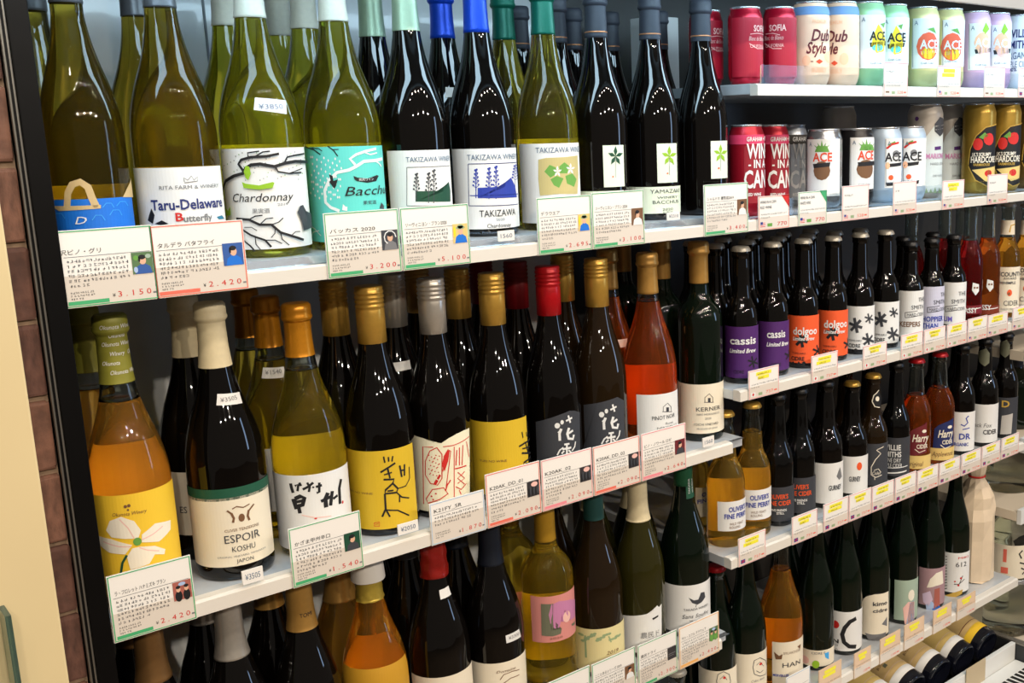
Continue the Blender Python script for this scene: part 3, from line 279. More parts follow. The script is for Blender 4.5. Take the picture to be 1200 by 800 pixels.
 ('wine_bottle','dark wine bottle, gold screwcap, whole yellow label with dancing brush figure','wine bottle','wine bottles on the middle shelf',5848,650,10634,'bur',3089,419,'dark',('screw','gold',2391),None,[('L','front_label','mustard',0,[(-833,100),(289,100),(289,1111),(-833,1111)],[('A',[('s','ink',[(-164,1037),(-155,954)],18),('s','ink',[(-109,1023),(-108,963)],18),('s','ink',[(-55,1025),(-71,957)],18),('s','ink',[(-214,840),(-145,876),(-30,932)],24),('s','ink',[(-129,884),(-108,749)],21),('s','ink',[(-176,803),(-81,821)],18),('s','ink',[(-185,744),(-61,729),(-81,678)],24),('s','ink',[(-81,678),(-21,598),(-42,553),(-183,561),(-170,609),(-81,678)],24),('s','ink',[(-150,590),(-77,588)],21),('s','ink',[(-183,561),(-187,362),(-235,267)],24),('s','ink',[(-187,362),(-144,255)],21),('s','ink',[(-183,350),(-43,319),(109,208)],18),('s','ink',[(-42,553),(21,476),(131,432)],18),('s','ink',[(-5,516),(-13,418)],18),('s','ink',[(-21,598),(90,602),(164,680),(172,828)],15),('s','ink',[(25,886),(43,732)],24),('s','ink',[(95,884),(82,738)],24),('s','ink',[(31,818),(95,812)],21),('s','red',[(-335,193),(-271,202),(-275,147),(-339,148),(-335,193)],8),('s','red',[(-326,171),(-283,181)],6)]),('T','YUKI NO WINE',-734,-326,573,27,'brown','',1)])]),
 ('wine_bottle','dark wine bottle with silver screwcap and cream label of a red butterfly','wine bottle','wine bottles on the middle shelf',6701,650,10634,'bur',3092,395,'dark',('screw','silver',2389),None,[('L','front_label','ivory',0,[(-642,1112),(-431,1087),(-327,1046),(-263,1017),(-198,1018),(-97,1074),(12,1110),(130,1127),(276,1122),(157,105),(6,116),(-169,105),(-433,100),(-809,100)],[('A',[('s','red',[(-491,194),(-440,973),(-299,972)],13),('s','red',[(-180,971),(-47,968),(243,1015)],11),('s','red',[(-36,949),(-87,161)],11),('s','red',[(-255,965),(-347,921),(-417,780),(-431,595),(-366,485),(-277,462),(-217,551),(-197,870),(-255,965)],12),('e','red',(-362,863),(7,8)),('e','red',(-311,784),(8,8)),('e','red',(-261,703),(7,8)),('e','red',(-356,623),(8,8)),('e','red',(-286,830),(8,8)),('e','red',(-237,747),(7,8)),('e','red',(-330,670),(8,8)),('e','red',(-280,589),(8,8)),('e','red',(-356,795),(8,8)),('e','red',(-304,716),(7,8)),('e','red',(-255,634),(7,8)),('e','red',(-330,841),(8,8)),('e','red',(-279,761),(7,8)),('e','red',(-375,680),(8,8)),('e','red',(-323,601),(7,8)),('e','red',(-255,806),(7,8)),('e','red',(-349,727),(8,8)),('e','red',(-298,647),(8,8)),('e','red',(-231,850),(8,8)),('e','red',(-323,773),(8,8)),('e','red',(-273,692),(7,8)),('e','red',(-368,611),(7,8)),('e','red',(-298,818),(8,8)),('e','red',(-248,737),(7,8)),('e','red',(-342,658),(8,8)),('e','red',(-273,863),(8,8)),('p','red',[(-332,474),(-294,543),(-262,519),(-299,463)]),('p','red',[(-282,554),(-246,610),(-226,586),(-262,531)]),('p','red',[(-206,722),(-177,845),(-129,919),(-96,914),(-127,770),(-179,639)]),('s','red',[(-201,641),(-157,820),(-117,929),(-86,901),(-120,711),(-171,430)],11),('s','red',[(-443,270),(-348,404),(-204,423),(-155,336),(-268,265),(-422,214),(-443,270)],13),('e','red',(-366,311),(12,11)),('e','red',(-307,347),(12,11)),('e','red',(-346,265),(12,11)),('s','red',[(-110,514),(-158,452),(-185,374)],17),('s','red',[(-3,896),(-29,694)],15),('s','red',[(38,921),(21,683)],15),('s','red',[(97,940),(61,673)],15),('s','red',[(-44,652),(137,651)],17),('s','red',[(-11,598),(90,490),(-21,450)],13),('s','red',[(98,581),(-16,518),(84,411)],13),('s','red',[(-48,409),(23,357),(116,413)],13),('s','red',[(-3,352),(18,289)],13),('s','red',[(168,967),(207,747)],13)])])]),
 ('wine_bottle','dark wine bottle, gold screwcap, yellow label with cut-off brush figure behind tags','wine bottle','wine bottles on the middle shelf',7605,650,10634,'bur',3063,403,'dark',('screw','gold',2378),None,[('L','front_label','mustard',0,[(-849,100),(237,100),(237,1121),(-849,1121)],[('A',[('s','ink',[(107,925),(125,838)],19),('s','ink',[(210,892),(216,829)],19),('s','ink',[(395,849),(354,789)],19),('s','ink',[(42,737),(145,755),(394,758)],26),('s','ink',[(174,757),(229,607)],23),('s','ink',[(97,690),(311,661)],19),('s','ink',[(85,632),(395,544),(331,508)],26),('s','ink',[(331,508),(394,417),(394,367),(95,446),(115,490),(331,508)],26),('s','ink',[(148,464),(395,397)],23),('s','ink',[(95,446),(96,244),(32,161)],26),('s','ink',[(96,244),(177,117)],23)]),('T','YUKI NO WINE',-525,-147,579,32,'brown','',1)])]),
 ('wine_bottle','dark red wine bottle, red screwcap and slate label with white brush characters','wine bottle','wine bottles on the middle shelf',8528,650,10634,'bur',3063,395,'dark',('screw','redcap',2387),None,[('L','front_label','charlabel',0,[(-516,922),(-351,972),(-170,1026),(-12,1064),(84,1044),(222,984),(173,151),(-144,201),(-532,144),(-520,598)],[('A',[('e','white',(-200,875),(38,40)),('e','white',(-132,917),(25,33)),('s','white',[(-74,927),(28,957)],26),('s','white',[(-36,1000),(-6,889)],26),('s','white',[(-148,826),(-175,755),(-174,655)],36),('s','white',[(-193,769),(-142,813)],29),('s','white',[(-31,820),(-62,739),(-45,667),(28,645),(47,703)],38),('s','white',[(-55,737),(34,769)],31),('s','white',[(-115,592),(-35,590)],26),('s','white',[(-219,448),(-180,519),(-129,550)],21),('s','white',[(75,596),(54,526),(3,476)],21),('s','white',[(-142,527),(-9,528)],29),('s','white',[(-76,579),(-82,443)],26),('s','white',[(-157,466),(-119,499)],24),('s','white',[(-13,454),(-53,500)],24),('s','white',[(-174,356),(-85,393),(28,344)],31)])])]),
 ('wine_bottle','brown wine bottle, gold screwcap and slate label with white brush characters','wine bottle','wine bottles on the middle shelf',9388,650,10634,'bur',3089,395,'brownglass',('screw','gold',2400),None,[('L','front_label','charlabel',0,[(-530,1003),(-311,1042),(-121,1079),(-5,1100),(145,1016),(119,163),(-217,162),(-661,100),(-528,384),(-530,668)],[('A',[('e','white',(-255,868),(38,42)),('e','white',(-185,914),(25,35)),('s','white',[(-126,927),(-26,963)],27),('s','white',[(-90,1005),(-59,891)],27),('s','white',[(-201,820),(-228,745),(-225,642)],37),('s','white',[(-246,759),(-195,806)],30),('s','white',[(-83,818),(-113,733),(-95,659),(-24,640),(-6,701)],39),('s','white',[(-106,732),(-19,768)],32),('s','white',[(-164,578),(-84,580)],27),('s','white',[(-270,425),(-230,500),(-179,535)],22),('s','white',[(23,592),(3,518),(-46,463)],22),('s','white',[(-192,510),(-58,517)],30),('s','white',[(-126,567),(-131,425)],27),('s','white',[(-207,447),(-168,482)],25),('s','white',[(-61,440),(-102,486)],25),('s','white',[(-224,332),(-133,374),(-21,328)],32)])])]),
 ('wine_bottle','orange rose wine bottle with matte gold cap and white label','wine bottle','wine bottles on the middle shelf',10367,650,10634,'bur',3084,415,'rose',('cap','antique',2474),2356,[('L','front_label','white',0,[(-518,100),(307,100),(307,986),(-518,986)],[('A',[('s','slate',[(-106,710),(-104,783),(-25,831),(44,757),(41,684)],9),('s','slate',[(-120,712),(61,679)],9),('p','slate',[(-53,702),(-4,693),(-2,760),(-51,769)])]),('T','PINOT NOIR',-283,None,620,64,'slate','',0.8),('T','Rosé',-66,76,518,39,'grey','',1),('T','NIKIHILLS',-208,176,460,39,'grey','',1)]),('L','back_label','white',0,[(826,350),(1781,350),(1781,1286),(826,1286)],[])]),
 ('wine_bottle','dark green wine bottle with antique gold cap and cream house label','wine bottle','wine bottles on the middle shelf',11437,650,10634,'bdx',3162,365,'greendark',('cap','antique',2513),None,[('L','front_label','cream',0,[(-842,139),(252,139),(252,942),(-842,942)],[('A',[('s','slate',[(-214,655),(-213,732),(-141,788),(-82,718),(-83,641)],9),('s','slate',[(-228,656),(-67,639)],9),('p','slate',[(-165,651),(-122,647),(-120,716),(-164,721)]),('s','slate',[(-654,883),(-688,112)],7)]),('T','KERNER',-352,64,540,67,'slate','',1),('T','NIKI HOKKAIDO',-340,39,456,34,'grey','',1),('T','2020',-218,-118,386,34,'grey','',1),('T','YOICHI VINEYARD',-399,15,291,40,'slate','',1),('T','PRODUCE OF JAPAN',-344,-5,219,30,'grey','',1)])]),
 ('wine_bottle','amber wine bottle with olive printed cap behind the dogwood flower bottle','wine bottle','wine bottles in the back rows of the middle shelf',2871,1500,10634,'bur',3120,410,'amber',('cap','olivecap',2402),2217,[]),
 ('wine_bottle','dark wine bottle with cream capsule and cream label in the row behind, near the post','wine bottle','wine bottles in the back rows of the middle shelf',3936,1508,10634,'bur',3120,425,'dark',('cap','bone',2405),None,[('L','front_label','cream',425,[(-508,329),(-41,329),(-41,1101),(-508,1101)],[('T','ES',-415,-328,647,80,'slate','',1)])]),
 ('wine_bottle','straw wine bottle with orange-gold cap and price sticker, second in its row','wine bottle','wine bottles in the back rows of the middle shelf',4894,1508,10634,'bur',2990,425,'straw',('cap','amber_cap',2373),2215,[('L','front_label','white',425,[(-809,369),(-185,369),(-185,1173),(-809,1173)],[]),('L','price_sticker','white',200,[(-178,2017),(-165,2145),(77,2126),(62,2000)],[('T','¥1540',-139,33,2085,52,'grey','',1)])]),
 ('wine_bottle','straw wine bottle with orange-gold cap farthest back, left of its row','wine bottle','wine bottles in the back rows of the middle shelf',4968,2362,10634,'bur',2990,425,'straw',('cap','amber_cap',2373),2215,[]),
 ('wine_bottle','dark wine bottle with gold screwcap just left of the whole yellow label bottle','wine bottle','wine bottles in the back rows of the middle shelf',5774,1500,10634,'bur',3089,419,'dark',('screw','gold',2391),None,[]),
 ('wine_bottle','dark wine bottle with grey screwcap and price sticker behind the butterfly label','wine bottle','wine bottles in the back rows of the middle shelf',6596,1500,10634,'bur',3092,395,'dark',('screw','silver',2389),None,[('L','price_sticker','white',200,[(-173,1821),(-165,1938),(35,1952),(26,1837)],[])]),
 ('wine_bottle','dark wine bottle with brown-gold cap half hidden behind the silver screwcap','wine bottle','wine bottles in the back rows of the middle shelf',7409,2300,10634,'bur',3092,395,'dark',('screw','antique',2389),None,[]),
 ('wine_bottle','dark wine bottle with gold screwcap between silver and gold front screwcaps','wine bottle','wine bottles in the back rows of the middle shelf',7567,1463,10634,'bur',3063,403,'dark',('screw','gold',2378),None,[]),
 ('wine_bottle','dark wine bottle with dim red cap farthest back, left of the other dim red cap','wine bottle','wine bottles in the back rows of the middle shelf',8481,2300,10634,'bur',3063,395,'dark',('screw','darkred',2387),None,[]),
 ('wine_bottle','dark wine bottle with dim red screwcap right behind the bright red one','wine bottle','wine bottles in the back rows of the middle shelf',8568,1500,10634,'bur',3063,395,'dark',('screw','darkred',2387),None,[]),
 ('wine_bottle','dark wine bottle with gold screwcap right of the bright red screwcap','wine bottle','wine bottles in the back rows of the middle shelf',9369,1450,10634,'bur',3089,395,'brownglass',('screw','gold',2400),None,[]),
 ('wine_bottle','rose wine bottle with matte gold cap and price sticker behind the brown one','wine bottle','wine bottles in the back rows of the middle shelf',10261,1481,10634,'bur',3084,415,'rose',('cap','antique',2474),2356,[('L','price_sticker','white',250,[(-94,1595),(-90,1717),(115,1714),(106,1592)],[])]),
 ('wine_bottle','green wine bottle with matte gold cap deep between the gold caps','wine bottle','wine bottles in the back rows of the middle shelf',11576,2700,10634,'bdx',3162,365,'greendark',('cap','antique',2513),None,[]),
 ('wine_bottle','green wine bottle with matte gold cap right behind the rose bottle','wine bottle','wine bottles in the back rows of the middle shelf',11401,1500,10634,'bdx',3162,365,'greendark',('cap','antique',2513),None,[]),
 ('wine_bottle','dark wine bottle with bronze capsule under the dogwood flower tag','wine bottle','wine bottles on the bottom left shelf',2931,700,7393,'bur',3050,410,'dark',('cap','bronze',2213),None,[]),
 ('wine_bottle','dark wine bottle with hidden capsule in the row behind the bronze capsule','wine bottle','wine bottles on the bottom left shelf',2954,1528,7393,'bur',3050,410,'dark',('cap','bronze',2326),None,[]),
 ('wine_bottle','dark wine bottle with brushed silver capsule below the cream label bottle','wine bottle','wine bottles on the bottom left shelf',3800,700,7393,'bur',3050,410,'dark',('cap','silver',2184),None,[]),
 ('wine_bottle','dark wine bottle with silver capsule behind, left of the brushed silver one','wine bottle','wine bottles on the bottom left shelf',3782,1528,7393,'bur',3050,410,'dark',('cap','silver',2334),None,[]),
 ('wine_bottle','dark wine bottle with printed gold capsule below the straw bottle tag','wine bottle','wine bottles on the bottom left shelf',4656,700,7393,'bur',3050,410,'dark',('cap','antique',2244),None,[('L','cap_print','antique',160,[(-145,2378),(-144,2389),(-133,2390),(-134,2379)],[('T','TOMI',-76,76,2448,52,'ink','',1)])]),
 ('wine_bottle','amber wine bottle deep behind the printed gold capsule','wine bottle','wine bottles on the bottom left shelf',5527,1532,7393,'bur',3050,410,'amber',('cap','antique',2068),None,[]),
 ('wine_bottle','amber wine bottle with white paper hood over crumpled gold foil','wine bottle','wine bottles on the bottom left shelf',5562,700,7393,'bur',3050,415,'amber2',('hood','foil',2319),None,[('L','front_label','amberlabel',0,[(-816,638),(362,638),(362,1530),(-816,1530)],[]),('L','back_label','white',0,[(826,350),(1781,350),(1781,1650),(826,1650)],[])]),
 ('wine_bottle','dark wine bottle with dripping red wax capsule and price sticker','wine bottle','wine bottles on the bottom left shelf',6498,700,7393,'bur',3050,415,'dark',('wax','wax',2348),None,[('L','front_label','cream',0,[(-690,110),(397,110),(397,1064),(-690,1064)],[]),('L','price_sticker','white',220,[(-53,2077),(-57,2199),(120,2209),(127,2084)],[])]),
 ('wine_bottle','dark wine bottle in the row behind, left of the red wax capsule','wine bottle','wine bottles on the bottom left shelf',6532,1550,7393,'bur',3050,410,'dark',('cap','charcoal',2350),None,[]),
 ('wine_bottle','dark wine bottle with navy capsule, small sticker and cream village label','wine bottle','wine bottles on the bottom left shelf',7381,700,7393,'bur',3050,410,'dark',('cap','navycap',2257),None,[('L','front_label','cream',0,[(-692,100),(370,100),(370,934),(-692,934)],[('A',[('s','brown',[(-191,685),(-140,752),(-11,765),(114,738)],12),('s','brown',[(-147,624),(-43,672),(108,662)],12)]),('T','Domaine',-230,47,806,41,'brown','i',1)]),('L','price_sticker','white',370,[(-67,1206),(-73,1323),(144,1331),(177,1199)],[('T','¥3300',-35,135,1272,47,'grey','',1)])]),
 ('wine_bottle','pale yellow wine bottle with square shoulders and pink lady label','wine bottle','wine bottles on the bottom left shelf',8315,700,7393,'bdx',3000,385,'straw2',('cap','mustardcap',2334),None,[('L','front_label','pink',0,[(-502,902),(326,902),(326,1611),(-502,1611)],[('A',[('p','mossgrey',[(-336,1506),(-164,1495),(-210,1304),(-219,1093),(-52,1085),(-70,1010),(-187,996),(-347,1016)]),('p','mauve',[(-190,1486),(-73,1515),(140,1467),(338,1377),(269,1140),(118,1156),(53,1329),(-24,1369),(-61,1194),(-92,1110),(-157,1110),(-215,1198),(-233,1332)]),('e','blush',(47,1238),(72,86)),('p','mossgrey',[(135,1081),(258,1077),(251,1027),(156,1045)])]),('T','2020',-237,-45,962,31,'brown','',1)]),('L','back_label','white',0,[(766,350),(1652,350),(1652,1411),(766,1411)],[])]),
 ('wine_bottle','pale yellow wine bottle with pink label hidden behind the navy capsule bottle','wine bottle','wine bottles on the bottom left shelf',8267,1580,7393,'bdx',3000,385,'straw2',('cap','mustardcap',2350),None,[('L','front_label','pink',0,[(-420,760),(160,760),(160,1400),(-420,1400)],[])]),
 ('wine_bottle','brown wine bottle with teal capsule and cream label of green trees','wine bottle','wine bottles on the bottom left shelf',9214,700,7393,'bur',3050,400,'brownglass',('cap','tealcap',2420),None,[('L','front_label','cream2',0,[(-823,100),(320,100),(320,803),(-823,803)],[('A',[('e','sage',(-555,698),(39,20)),('e','sage',(-448,653),(35,20)),('e','sage',(-350,719),(30,20)),('e','sage',(-262,649),(30,20)),('e','sage',(-170,694),(30,20)),('e','sage',(-76,603),(30,20)),('e','sage',(37,621),(39,20)),('e','sage',(-510,599),(35,20)),('e','sage',(-405,673),(30,20)),('e','sage',(-310,734),(26,20)),('e','sage',(-223,660),(26,20)),('e','sage',(-129,700),(30,20)),('e','sage',(-31,603),(35,20)),('e','sage',(96,611),(48,20)),('e','sage',(-463,623),(30,20)),('e','sage',(-364,691),(30,20)),('e','sage',(-276,622),(30,20)),('e','sage',(-184,668),(30,20)),('e','sage',(-87,703),(30,20)),('e','sage',(19,600),(35,20)),('e','sage',(-522,693),(39,20)),('e','sage',(-420,644),(30,20)),('e','sage',(-324,706),(26,20)),('e','sage',(-237,634),(30,20)),('s','sage',[(-460,693),(-461,330)],31),('s','sage',[(-102,666),(-63,557)],20)]),('T','2019',-139,63,398,58,'brown','i',1)])]),
 ('wine_bottle','olive wine bottle with cream printed capsule and mountain-edged white label','wine bottle','wine bottles on the bottom left shelf',10085,700,7393,'bur',3050,395,'oliveglass',('cap','bone',2173),None,[('L','front_label','white',0,[(-653,686),(-357,724),(-182,744),(-64,790),(5,841),(41,799),(108,831),(82,100),(-321,100),(-705,100)],[('A',[('p','ink',[(-98,656),(18,678),(17,650),(-84,623)])]),('T','農民ド',-285,25,392,93,'grey','',1)])]),
 ('wine_bottle','green wine bottle with green neck band and white small bird label','wine bottle','wine bottles on the bottom left shelf',11061,700,7393,'bur',3060,405,'greendark',('band2','forest',2500),None,[('L','neck_label','forest',185,[(-90,2299),(147,2299),(147,2956),(-90,2956)],[('T','TAKADA',-28,None,2373,41,'white','v',1.1),('T','WINERY',55,None,2380,41,'white','v',1.1)]),('L','front_label','white',0,[(-869,100),(287,100),(287,916),(-869,916)],[('A',[('p','slate',[(-251,708),(-167,653),(-90,652),(-38,756),(39,746),(59,650),(-23,588),(-108,567),(-197,613)]),('s','slate',[(-123,570),(-140,529)],11)]),('T','TAKADA WINERY',-338,130,499,41,'slate','',1),('T','Sans Soufre',-355,126,382,69,'slate','i',1),('T','NV',-245,-188,303,34,'grey','',1)])]),
 ('wine_bottle','dark wine bottle deep in shadow between the teal and cream capsules','wine bottle','wine bottles on the bottom left shelf',10672,1507,7393,'bur',3050,410,'greendark',('cap','bone',2039),None,[]),
 ('wine_bottle','bottle with silver crown cap below the mountain-edged label tags','bottle','bottles on the lowest left shelf',10780,650,4160,'flu',2590,360,'greendark',('crown','pearl',0),None,[]),
 ('cider_bottle','slim green bottle with red crown cap and cream crest label','bottle','tall cider bottles on the bottom right shelf',11728,650,5537,'flu',2757,325,'greendark',('crown','redcap',0),None,[('L','front_label','cream',0,[(-752,100),(220,100),(220,996),(-752,996)],[('A',[('s','slate',[(-271,815),(-246,941),(-152,983),(-48,907),(-20,771),(-51,655),(-156,643),(-250,689),(-271,815)],12),('s','slate',[(-213,851),(-153,907),(-90,818)],10),('s','slate',[(-214,751),(-155,706),(-91,743)],10),('e','red',(-138,867),(25,23))])])]),
 ('cider_bottle','green bottle with cream crest label under the pear cider tag','bottle','tall cider bottles on the bottom right shelf',12426,650,5537,'flu',2970,365,'greendark',('crown','redcap',0),None,[('L','front_label','cream',0,[(-534,100),(237,100),(237,1065),(-534,1065)],[('A',[('s','slate',[(-169,818),(-143,942),(-29,962),(139,840),(241,657),(135,581),(-32,615),(-145,685),(-169,818)],12),('s','slate',[(-104,843),(-30,885),(60,772)],10),('s','slate',[(-105,740),(-32,679),(59,695)],10),('e','red',(-10,839),(35,24))]),('T','Cidre doux',-202,86,555,44,'grey','i',1)])]),
 ('cider_bottle','amber bottle with cream label of two brown moths','bottle','tall cider bottles on the bottom right shelf',13346,650,5537,'bur',2960,400,'amber2',('crown','gold',0),2224,[('L','front_label','cream',0,[(-492,100),(245,100),(245,977),(-492,977)],[('A',[('p','brown',[(-458,790),(-365,719),(-304,754),(-319,655),(-427,646)]),('p','brown',[(-10,847),(97,854),(67,767)])]),('T','SYLVATICUS',-289,67,767,46,'brown','',1),('T','HAN',-304,67,537,91,'slate','',1),('T','MERVEILLES',-476,-195,338,46,'indigo','b',1)]),('L','back_label','white',0,[(796,350),(1716,350),(1716,1117),(796,1117)],[])]),
 ('cider_bottle','dark green bottle with cream label and green apple dot','bottle','tall cider bottles on the bottom right shelf',14339,650,5537,'flu',2970,335,'greendark',('crown','gold',0),None,[('L','front_label','cream',0,[(-563,100),(194,100),(194,423),(-563,423)],[('A',[('e','lime',(-295,146),(70,79)),('e','blush',(-519,200),(100,79)),('p','sky',[(-133,359),(-35,368),(-33,211),(-114,269)])]),('T','CIDRE P',-376,-115,371,47,'grey','',1)])]),
 ('cider_bottle','dark bottle with white label bearing a huge black ring and red dot','bottle','tall cider bottles on the bottom right shelf',15184,650,5537,'flu',2970,335,'greendark',('crown','gold',0),None,[('L','front_label','white',0,[(-560,100),(184,100),(184,907),(-560,907)],[('A',[('e','red',(-480,628),(84,81)),('s','ink',[(-67,757),(-196,711),(-293,590),(-340,446),(-306,290),(-207,201),(-58,172)],81)]),('T','N',-537,-405,295,81,'ink','b',1),('T','2019',-536,-422,204,39,'ink','',1),('T','GO',-535,-421,115,49,'grey','',1)])]),
 ('cider_bottle','dark green bottle with rounded cream label edged in black dashes','bottle','tall cider bottles on the bottom right shelf',16073,650,5537,'flu',2970,335,'greendark',('crown','gold',0),None,[('L','front_label','cream',0,[(-538,808),(-425,930),(-275,984),(59,990),(104,100),(-95,100),(-259,100),(-465,100),(-571,100),(-604,475)],[('A',[('s','ink',[(-558,639),(-556,531)],20),('s','ink',[(-538,772),(-498,875)],20),('s','ink',[(-443,926),(-341,980)],20),('s','ink',[(-259,1002),(-155,1012)],20),('s','ink',[(-554,458),(-553,350)],20),('s','ink',[(-529,267),(-528,176)],20),('s','ink',[(-506,93),(-466,14)],20),('s','ink',[(-394,-23),(-293,-47)],20),('p','grey',[(-449,146),(-312,134),(-7,144),(-30,24),(-226,-11),(-394,31)]),('p','grey',[(-124,340),(12,465),(18,263)])]),('T','kimo',-305,3,781,84,'slate','b',1),('T','cidre',-303,8,636,75,'slate','b',1)])]),
 ('cider_bottle','dark bottle with sage green label of a pale seated figure','bottle','tall cider bottles on the bottom right shelf',17038,650,5537,'flu',2970,325,'greendark',('crown','gold',0),None,[('L','front_label','celadon',0,[(-453,100),(161,100),(161,962),(-453,962)],[('A',[('e','petal',(-99,631),(77,121)),('p','blush',[(-277,369),(-174,495),(-24,482),(-6,-11),(-235,14)]),('p','skylight',[(-136,471),(-24,500),(-6,-11),(-200,12)])])])]),
 ('cider_bottle','dark bottle with dusty mauve label of a mushroom hat figure','bottle','tall cider bottles on the bottom right shelf',18013,650,5537,'flu',2970,325,'greendark',('crown','gold',0),None,[('L','front_label','dusty',0,[(-530,100),(152,100),(152,921),(-530,921)],[('A',[('p','petal',[(-360,495),(-296,692),(-174,822),(-16,847),(31,546),(-165,536),(-291,502)]),('p','lavend',[(-447,344),(-289,426),(-231,235),(-315,79),(-424,158)]),('p','rosewood',[(-201,463),(-79,482),(-64,56),(-207,23)]),('p','skylight',[(-369,111),(-248,197),(-130,33),(-347,-40)]),('p','blue',[(-244,24),(-88,82),(26,-10),(-206,-35)])])])]),
 ('cider_bottle','dark green bottle with white label of red berries beside the paper bag','bottle','tall cider bottles on the bottom right shelf',18919,650,5537,'flu',2970,335,'greendark',('crown','gold',0),None,[('L','front_label','white',0,[(-561,100),(150,100),(150,998),(-561,998)],[('A',[('s','ink',[(-532,917),(-526,75)],15),('s','ink',[(-531,878),(-471,904)],16),('s','ink',[(-529,812),(-469,838)],16),('s','ink',[(-527,747),(-467,773)],16),('s','ink',[(-525,681),(-465,707)],16),('s','ink',[(-522,615),(-463,641)],16),('s','ink',[(-520,549),(-461,575)],16),('s','ink',[(-518,483),(-459,509)],16),('s','ink',[(-516,417),(-457,443)],16),('s','ink',[(-514,351),(-455,377)],16),('s','ink',[(-512,285),(-453,310)],16),('s','ink',[(-510,218),(-451,244)],16),('s','ink',[(-507,152),(-449,178)],16),('s','slate',[(-308,295),(-198,294),(-122,479)],16),('s','slate',[(-235,277),(-72,391)],16),('e','red',(-216,266),(24,22)),('e','red',(-163,427),(26,22)),('e','red',(-292,355),(18,18)),('p','goldleaf',[(-503,3),(-320,98),(-110,164),(-129,69),(-299,-19),(-481,-50)])]),('T','MIKI',-236,22,889,47,'red','',1),('T','612',-285,-34,740,109,'slate','',1)])]),
 ('cider_bottle','clear golden perry bottle hidden behind the endmost one','cider bottle','cider bottles on the third right shelf',11900,1400,8695,'pom',2200,315,'goldwine',('crown','gold',0),1650,[('L','front_label','cream',315,[(-175,864),(55,819),(42,300),(-184,344)],[('T','O',-67,29,717,73,'indigo','b',1),('T','FIN',-149,26,605,73,'indigo','b',1)])]),
 ('cider_bottle','clear golden perry bottle standing at the end of the shelf','cider bottle','cider bottles on the third right shelf',11930,600,8695,'pom',2257,325,'goldwine',('crown','gold',0),1789,[('L','front_label','white',0,[(-399,295),(217,295),(217,807),(-399,807)],[('T',"OLIVER'S",-209,None,671,84,'indigo','b',0.75),('T','FINE PERRY',-281,None,553,84,'indigo','b',0.75),('T','WILD YEAST',-198,None,418,42,'brown','',0.8),('T','ROLLING',-199,None,358,42,'brown','',0.8)]),('L','back_label','white',0,[(647,110),(1394,110),(1394,1007),(647,1007)],[])]),  # back label added nearly body-high to brighten the perry from behind
 ('cider_bottle','clear golden perry bottle second from the end of the shelf','cider bottle','cider bottles on the third right shelf',12580,600,8695,'pom',2279,315,'goldwine',('crown','gold',0),1800,[('L','front_label','white',0,[(-391,312),(202,312),(202,843),(-391,843)],[('T',"OLIVER'S",-299,None,708,86,'indigo','b',0.75),('T','FINE PERRY',-375,None,580,86,'indigo','b',0.75),('T','WILD YEAST',-287,None,451,43,'brown','',0.8),('T','ROLLING',-287,None,390,43,'brown','',0.8)]),('L','back_label','white',0,[(627,110),(1351,110),(1351,1043),(627,1043)],[])]),  # tall back label added here too, brightening the perry
 ('cider_bottle','black cider bottle with orange capital lettering next to the golden perry','cider bottle','cider bottles on the third right shelf',13219,600,8695,'beer',2320,285,'black',('crown','blackcap',0),None,[('L','front_label','charlabel',0,[(-482,100),(176,100),(176,722),(-482,722)],[('T',"OLIVER'S",-384,None,552,81,'orange','b',0.75),('T','FINE CIDER',-420,None,435,81,'orange','b',0.75),('T','FIVE FRIENDS',-352,None,308,41,'white','b',0.8),('T','STILL',-260,None,254,41,'white','b',1)])]),
 ('cider_bottle','black cider bottle with orange capital lettering next to the white pear label','cider bottle','cider bottles on the third right shelf',13800,600,8695,'beer',2320,285,'black',('crown','blackcap',0),None,[('L','front_label','charlabel',0,[(-460,100),(170,100),(170,752),(-460,752)],[('T',"OLIVER'S",-420,None,588,83,'orange','b',0.75),('T','FINE CIDER',-460,None,467,83,'orange','b',0.75),('T','FIVE FRIENDS',-385,None,340,42,'white','b',0.8),('T','STILL',-288,None,289,42,'white','b',1)])]),
 ('cider_bottle','brown cider bottle with wide white label and grey pear','cider bottle','cider bottles on the third right shelf',14525,600,8695,'beer',2320,315,'dark',('crown','blackcap',0),None,[('L','front_label','white',0,[(-601,100),(179,100),(179,861),(-601,861)],[('A',[('p','grey',[(-31,691),(16,762),(45,673),(80,565),(-6,523),(-71,602)])]),('T','GURNEY',-222,51,397,93,'slate','b',1)])]),
 ('cider_bottle','brown cider bottle with gold crown cap and white label of a tan pear','cider bottle','cider bottles on the third right shelf',15275,600,8695,'beer',2174,305,'dark',('crown','gold',0),None,[('L','front_label','white',0,[(-487,100),(166,100),(166,816),(-487,816)],[('A',[('e','orange',(-121,626),(54,79))]),('T','GURNEY',-313,-99,385,95,'slate','b',1)])]),
 ('cider_bottle','brown bottle with gold crown cap and grey label of a whale outline','cider bottle','cider bottles on the third right shelf',15911,600,8695,'beer',2212,295,'brownglass',('crown','gold',0),None,[('L','front_label','charcoal',0,[(-521,100),(155,100),(155,921),(-521,921)],[('A',[('s','petal',[(-45,852),(-159,817),(-193,802),(-104,727),(-206,617),(-284,464),(-282,312),(-200,261),(-75,298)],15),('s','petal',[(-235,398),(-153,428),(-96,353)],11),('s','petal',[(-217,261),(-216,210)],11)]),('T','Cider',-266,-96,345,65,'petal','i',1)]),('L','neck_label','blackcap',145,[(-148,1715),(-119,1849),(-11,1939),(93,1682),(-2,1587),(-99,1615)],[('A',[('s','petal',[(-148,1715),(-118,1832),(-10,1922)],15),('s','petal',[(-148,1715),(-99,1615),(-2,1587)],15),('e','petal',(-49,1761),(40,49))])])]),
